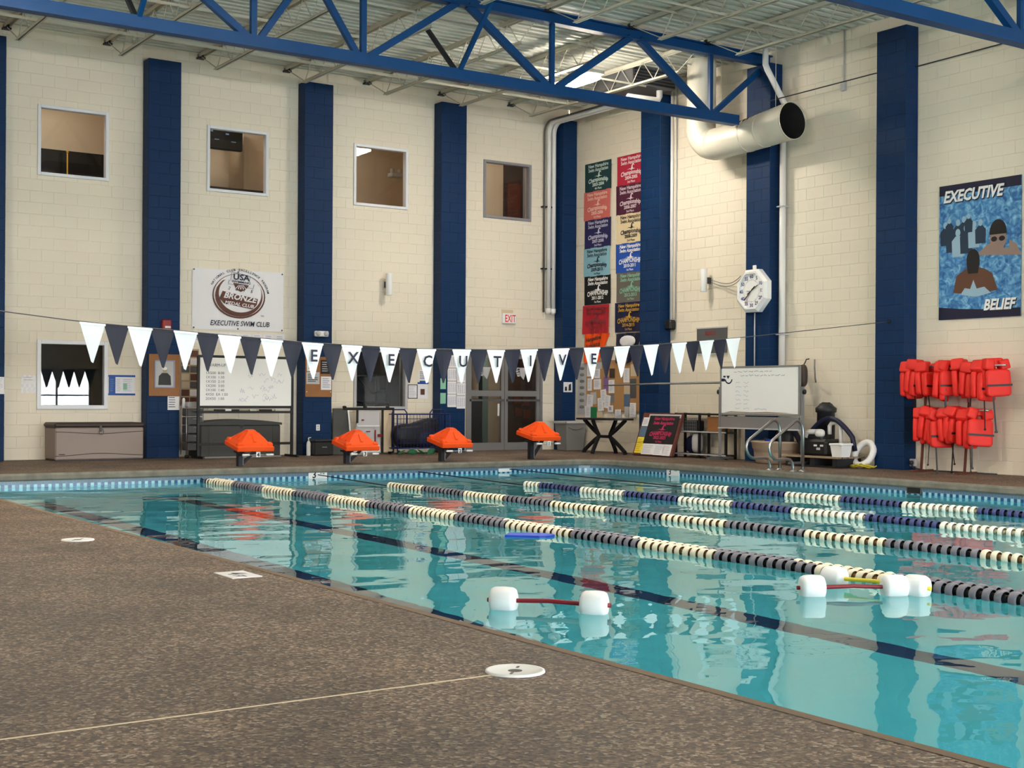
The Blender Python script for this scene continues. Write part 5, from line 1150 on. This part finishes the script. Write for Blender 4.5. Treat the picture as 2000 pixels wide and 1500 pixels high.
for i in range(7):
    x = [-.02, .16, .36, .52, .68, .86, 1.08][i]
    jacket('red life jacket, %s from the blue pilaster on the lower rail' % ordn[i], x, .92+.03*math.sin(i*2.1), [.6, .3, -.5, .1, -.1, .25, -.6][i], .08*math.sin(i*1.9), 1)

# ------------------------------------------------------------------ in and over the pool
def lane_disc(mats):
    m = MB(); R, w = .058, .029
    m.lathe([(R*.80, -w), (R*.90, -w*.95), (R*.98, -w*.5), (R, 0), (R*.98, w*.5), (R*.90, w*.95), (R*.80, w)], axis='y', n=16, mi=0)
    m.lathe([(R*.78, w), (R*.74, w*.2), (R*.74, -w*.2), (R*.78, -w)], axis='y', n=16, mi=1); 
    m.lathe([(R*.78, -w), (R*.80, -w)], axis='y', n=16, mi=0, smooth=False); m.lathe([(R*.80, w), (R*.78, w)], axis='y', n=16, mi=0, smooth=False)
    for k in range(3): a = k*PI/3; m.bar((-R*.76*math.cos(a), 0, -R*.76*math.sin(a)), (R*.76*math.cos(a), 0, R*.76*math.sin(a)), .03, .012, 1, upv=(0, 1, 0))
    m.lathe([(R*.45, -.05), (R*.45, .05)], axis='y', n=10, mi=1)
    return m.mesh('float_disc', mats)
DISC = {'c': lane_disc(['lane_cream', 'lane_brown']), 'k': lane_disc(['lane_grey', 'lane_black']), 'w': lane_disc(['lane_white', 'lane_white_in']), 'n': lane_disc(['lane_navy', 'lane_navy_in'])}
def lane(label, x, ys, first, pat, phase, sec=1.03):
    t = thing('lane_rope', label, 'lane rope', (x, 0, WZ), group='lane ropes'); p = .1; i = 0; rn = random.Random(int(x*100))
    m = MB(); m.tube([(0, PY1+.02, .06), (0, ys, .012), (0, PY0, .012)], .009, 6); m.build('cable', 'lane_black' if pat != 'wn' else 'lane_navy_in', t)
    y = ys
    while y > -26.5:
        c = pat[int(math.floor((phase-y)/sec)) % 2]
        put('float_disc', DISC[c], t, (.006*math.sin(y*2.1), y, .022+.004*math.sin(y*3)), (.12*(rn.random()-.5), rn.random()*PI, .25*(rn.random()-.5)))
        y -= p
lane('cream and black lane rope lying near side of the doubled pair', -10.06, -4.4, 0, 'ck', -4.45)
lane('cream and black lane rope lying far side of the doubled pair', -9.94, -4.45, 0, 'ck', -4.15)
lane('single cream and black lane rope next beyond the doubled pair', -8.08, -6.6, 0, 'ck', -12.74)
lane('white and navy lane rope, third line across the pool', -6.2, -7.4, 0, 'wn', -8.75)
lane('white and navy lane rope farthest across the pool', -4.33, -8.85, 0, 'wn', -8.8)
# pennants
pt = thing('pennant_line', 'line of white and navy backstroke pennants spelling executive', 'pennants', (0, -9.25, 0))
KX = [-18.4, -14.25, -13.42, -10.77, -9.29, -7.86, -6.19, -5.17, -3.61, -.31]; KZ = [2.5, 2.01, 1.93, 1.78, 1.74, 1.76, 1.84, 1.91, 2.05, 2.41]
def cz(x):
    for a, b, c, d_ in zip(KX, KX[1:], KZ, KZ[1:]):
        if a <= x <= b: return c+(d_-c)*(x-a)/(b-a)
    return KZ[-1]
m = MB(); m.tube([(x, 0, cz(x)) for x in [KX[0]+(KX[-1]-KX[0])*i/60 for i in range(61)]], .006, 6); m.build('cord', 'dark_grey', pt)
m = MB(); m.tube([(-.33, 0, 2.40), (-.30, 0, 2.415)], .03, 8); m.build('wall_anchor', 'near_black', pt)
M('pennant_white', (240, 246, 250), .6); M('pennant_navy', (18, 23, 46), .6)
word = 'EXECUTIVE'; rn = random.Random(31)
for i in range(37):
    x0 = -13.42+.2642*i; wd = .285; white = i % 2 == 0; y_ = -.004 if white else .004
    m = MB(); z0, z1 = cz(x0+.005), cz(x0+wd); curl = (.05 if i > 28 else .015)*(rn.random()-.2); n = 6; cx = x0+wd/2+(.0 if i < 28 else .02)
    def P(a, b):                                            # a 0..1 across, b 0..1 down
        hw = wd/2*(1-b)+.012*b; zt = z0+(z1-z0)*a
        xx = x0+wd/2+(2*a-1)*hw+curl*b*b
        return (xx, y_+.03*math.sin(PI*a)*b*(1-b)*(1 if i % 3 else -1)-.02*b*math.sin(i*1.3), zt-.435*b)
    for j in range(n):
        for k in range(4): m.add([P(k/4, j/n), P((k+1)/4, j/n), P((k+1)/4, (j+1)/n), P(k/4, (j+1)/n)], [(0, 1, 2, 3)], smooth=True)
    m.add([P(0, 0), P(1, 0), (P(1, 0)[0], y_-.006, P(1, 0)[2]-.025), (P(0, 0)[0], y_-.006, P(0, 0)[2]-.025)], [(0, 1, 2, 3)])
    fl_ = m.build('pennant', 'pennant_white' if white else 'pennant_navy', pt)
    if white and 10 <= i <= 26:
        m = MB(); text(m, word[(i-10)//2], x0+wd/2, (z0+z1)/2-.225, .20, -.045, bold=.02); m.build('letter', 'navy', fl_)
# dumbbells and kickboard
def dumbbell(label, a, b, bar):
    a, b = Vector(a), Vector(b); d_ = (b-a); L = d_.length; ang = math.atan2(d_.y, d_.x)
    t = thing('foam_dumbbell', label, 'dumbbell', ((a.x+b.x)/2, (a.y+b.y)/2, WZ), ang, group='foam water dumbbells')
    for s_ in (-1, 1):
        m = MB(); cx = s_*L/2
        m.lathe([(0, -.085), (.05, -.085), (.075, -.075), (.085, -.055), (.088, 0), (.085, .055), (.075, .075), (.05, .085), (0, .085)], (cx, 0, .052), 'x', 24); m.build('foam_float', 'white', t)
    m = MB(); m.tube([(-L/2-.105, 0, .052), (-L/2, 0, .052), (0, 0, .062), (L/2, 0, .052), (L/2+.105, 0, .052)], .014, 10); m.build('bar', bar, t)
dumbbell('white foam dumbbell with dark red bar floating alone by deck', (-13.02, -17.0), (-12.64, -17.44), 'bar_red')
dumbbell('white foam dumbbell with dark red bar touching the lane rope', (-10.92, -17.62), (-10.42, -17.90), 'bar_red')
dumbbell('white foam dumbbell with yellow bar pressed against the lane rope', (-10.42, -17.36), (-10.29, -17.98), 'yellow')
m = MB(); n = 20; pr = [(-.23, -.14), (-.23, .14), (.1, .14), (.16, .12), (.21, .07), (.23, 0), (.21, -.07), (.16, -.12), (.1, -.14)]; k = len(pr)
m.add([(x, y, -.012) for x, y in pr] + [(x, y, .018) for x, y in pr], [tuple(range(k)), tuple(range(k, 2*k))[::-1]] + [(i, (i+1) % k, k+(i+1) % k, k+i) for i in range(k)])
tag(m.build('kickboard', 'kick_blue', None, (-10.32, -13.42, WZ), -.75), 'blue foam kickboard floating beside the doubled lane rope', 'kickboard')
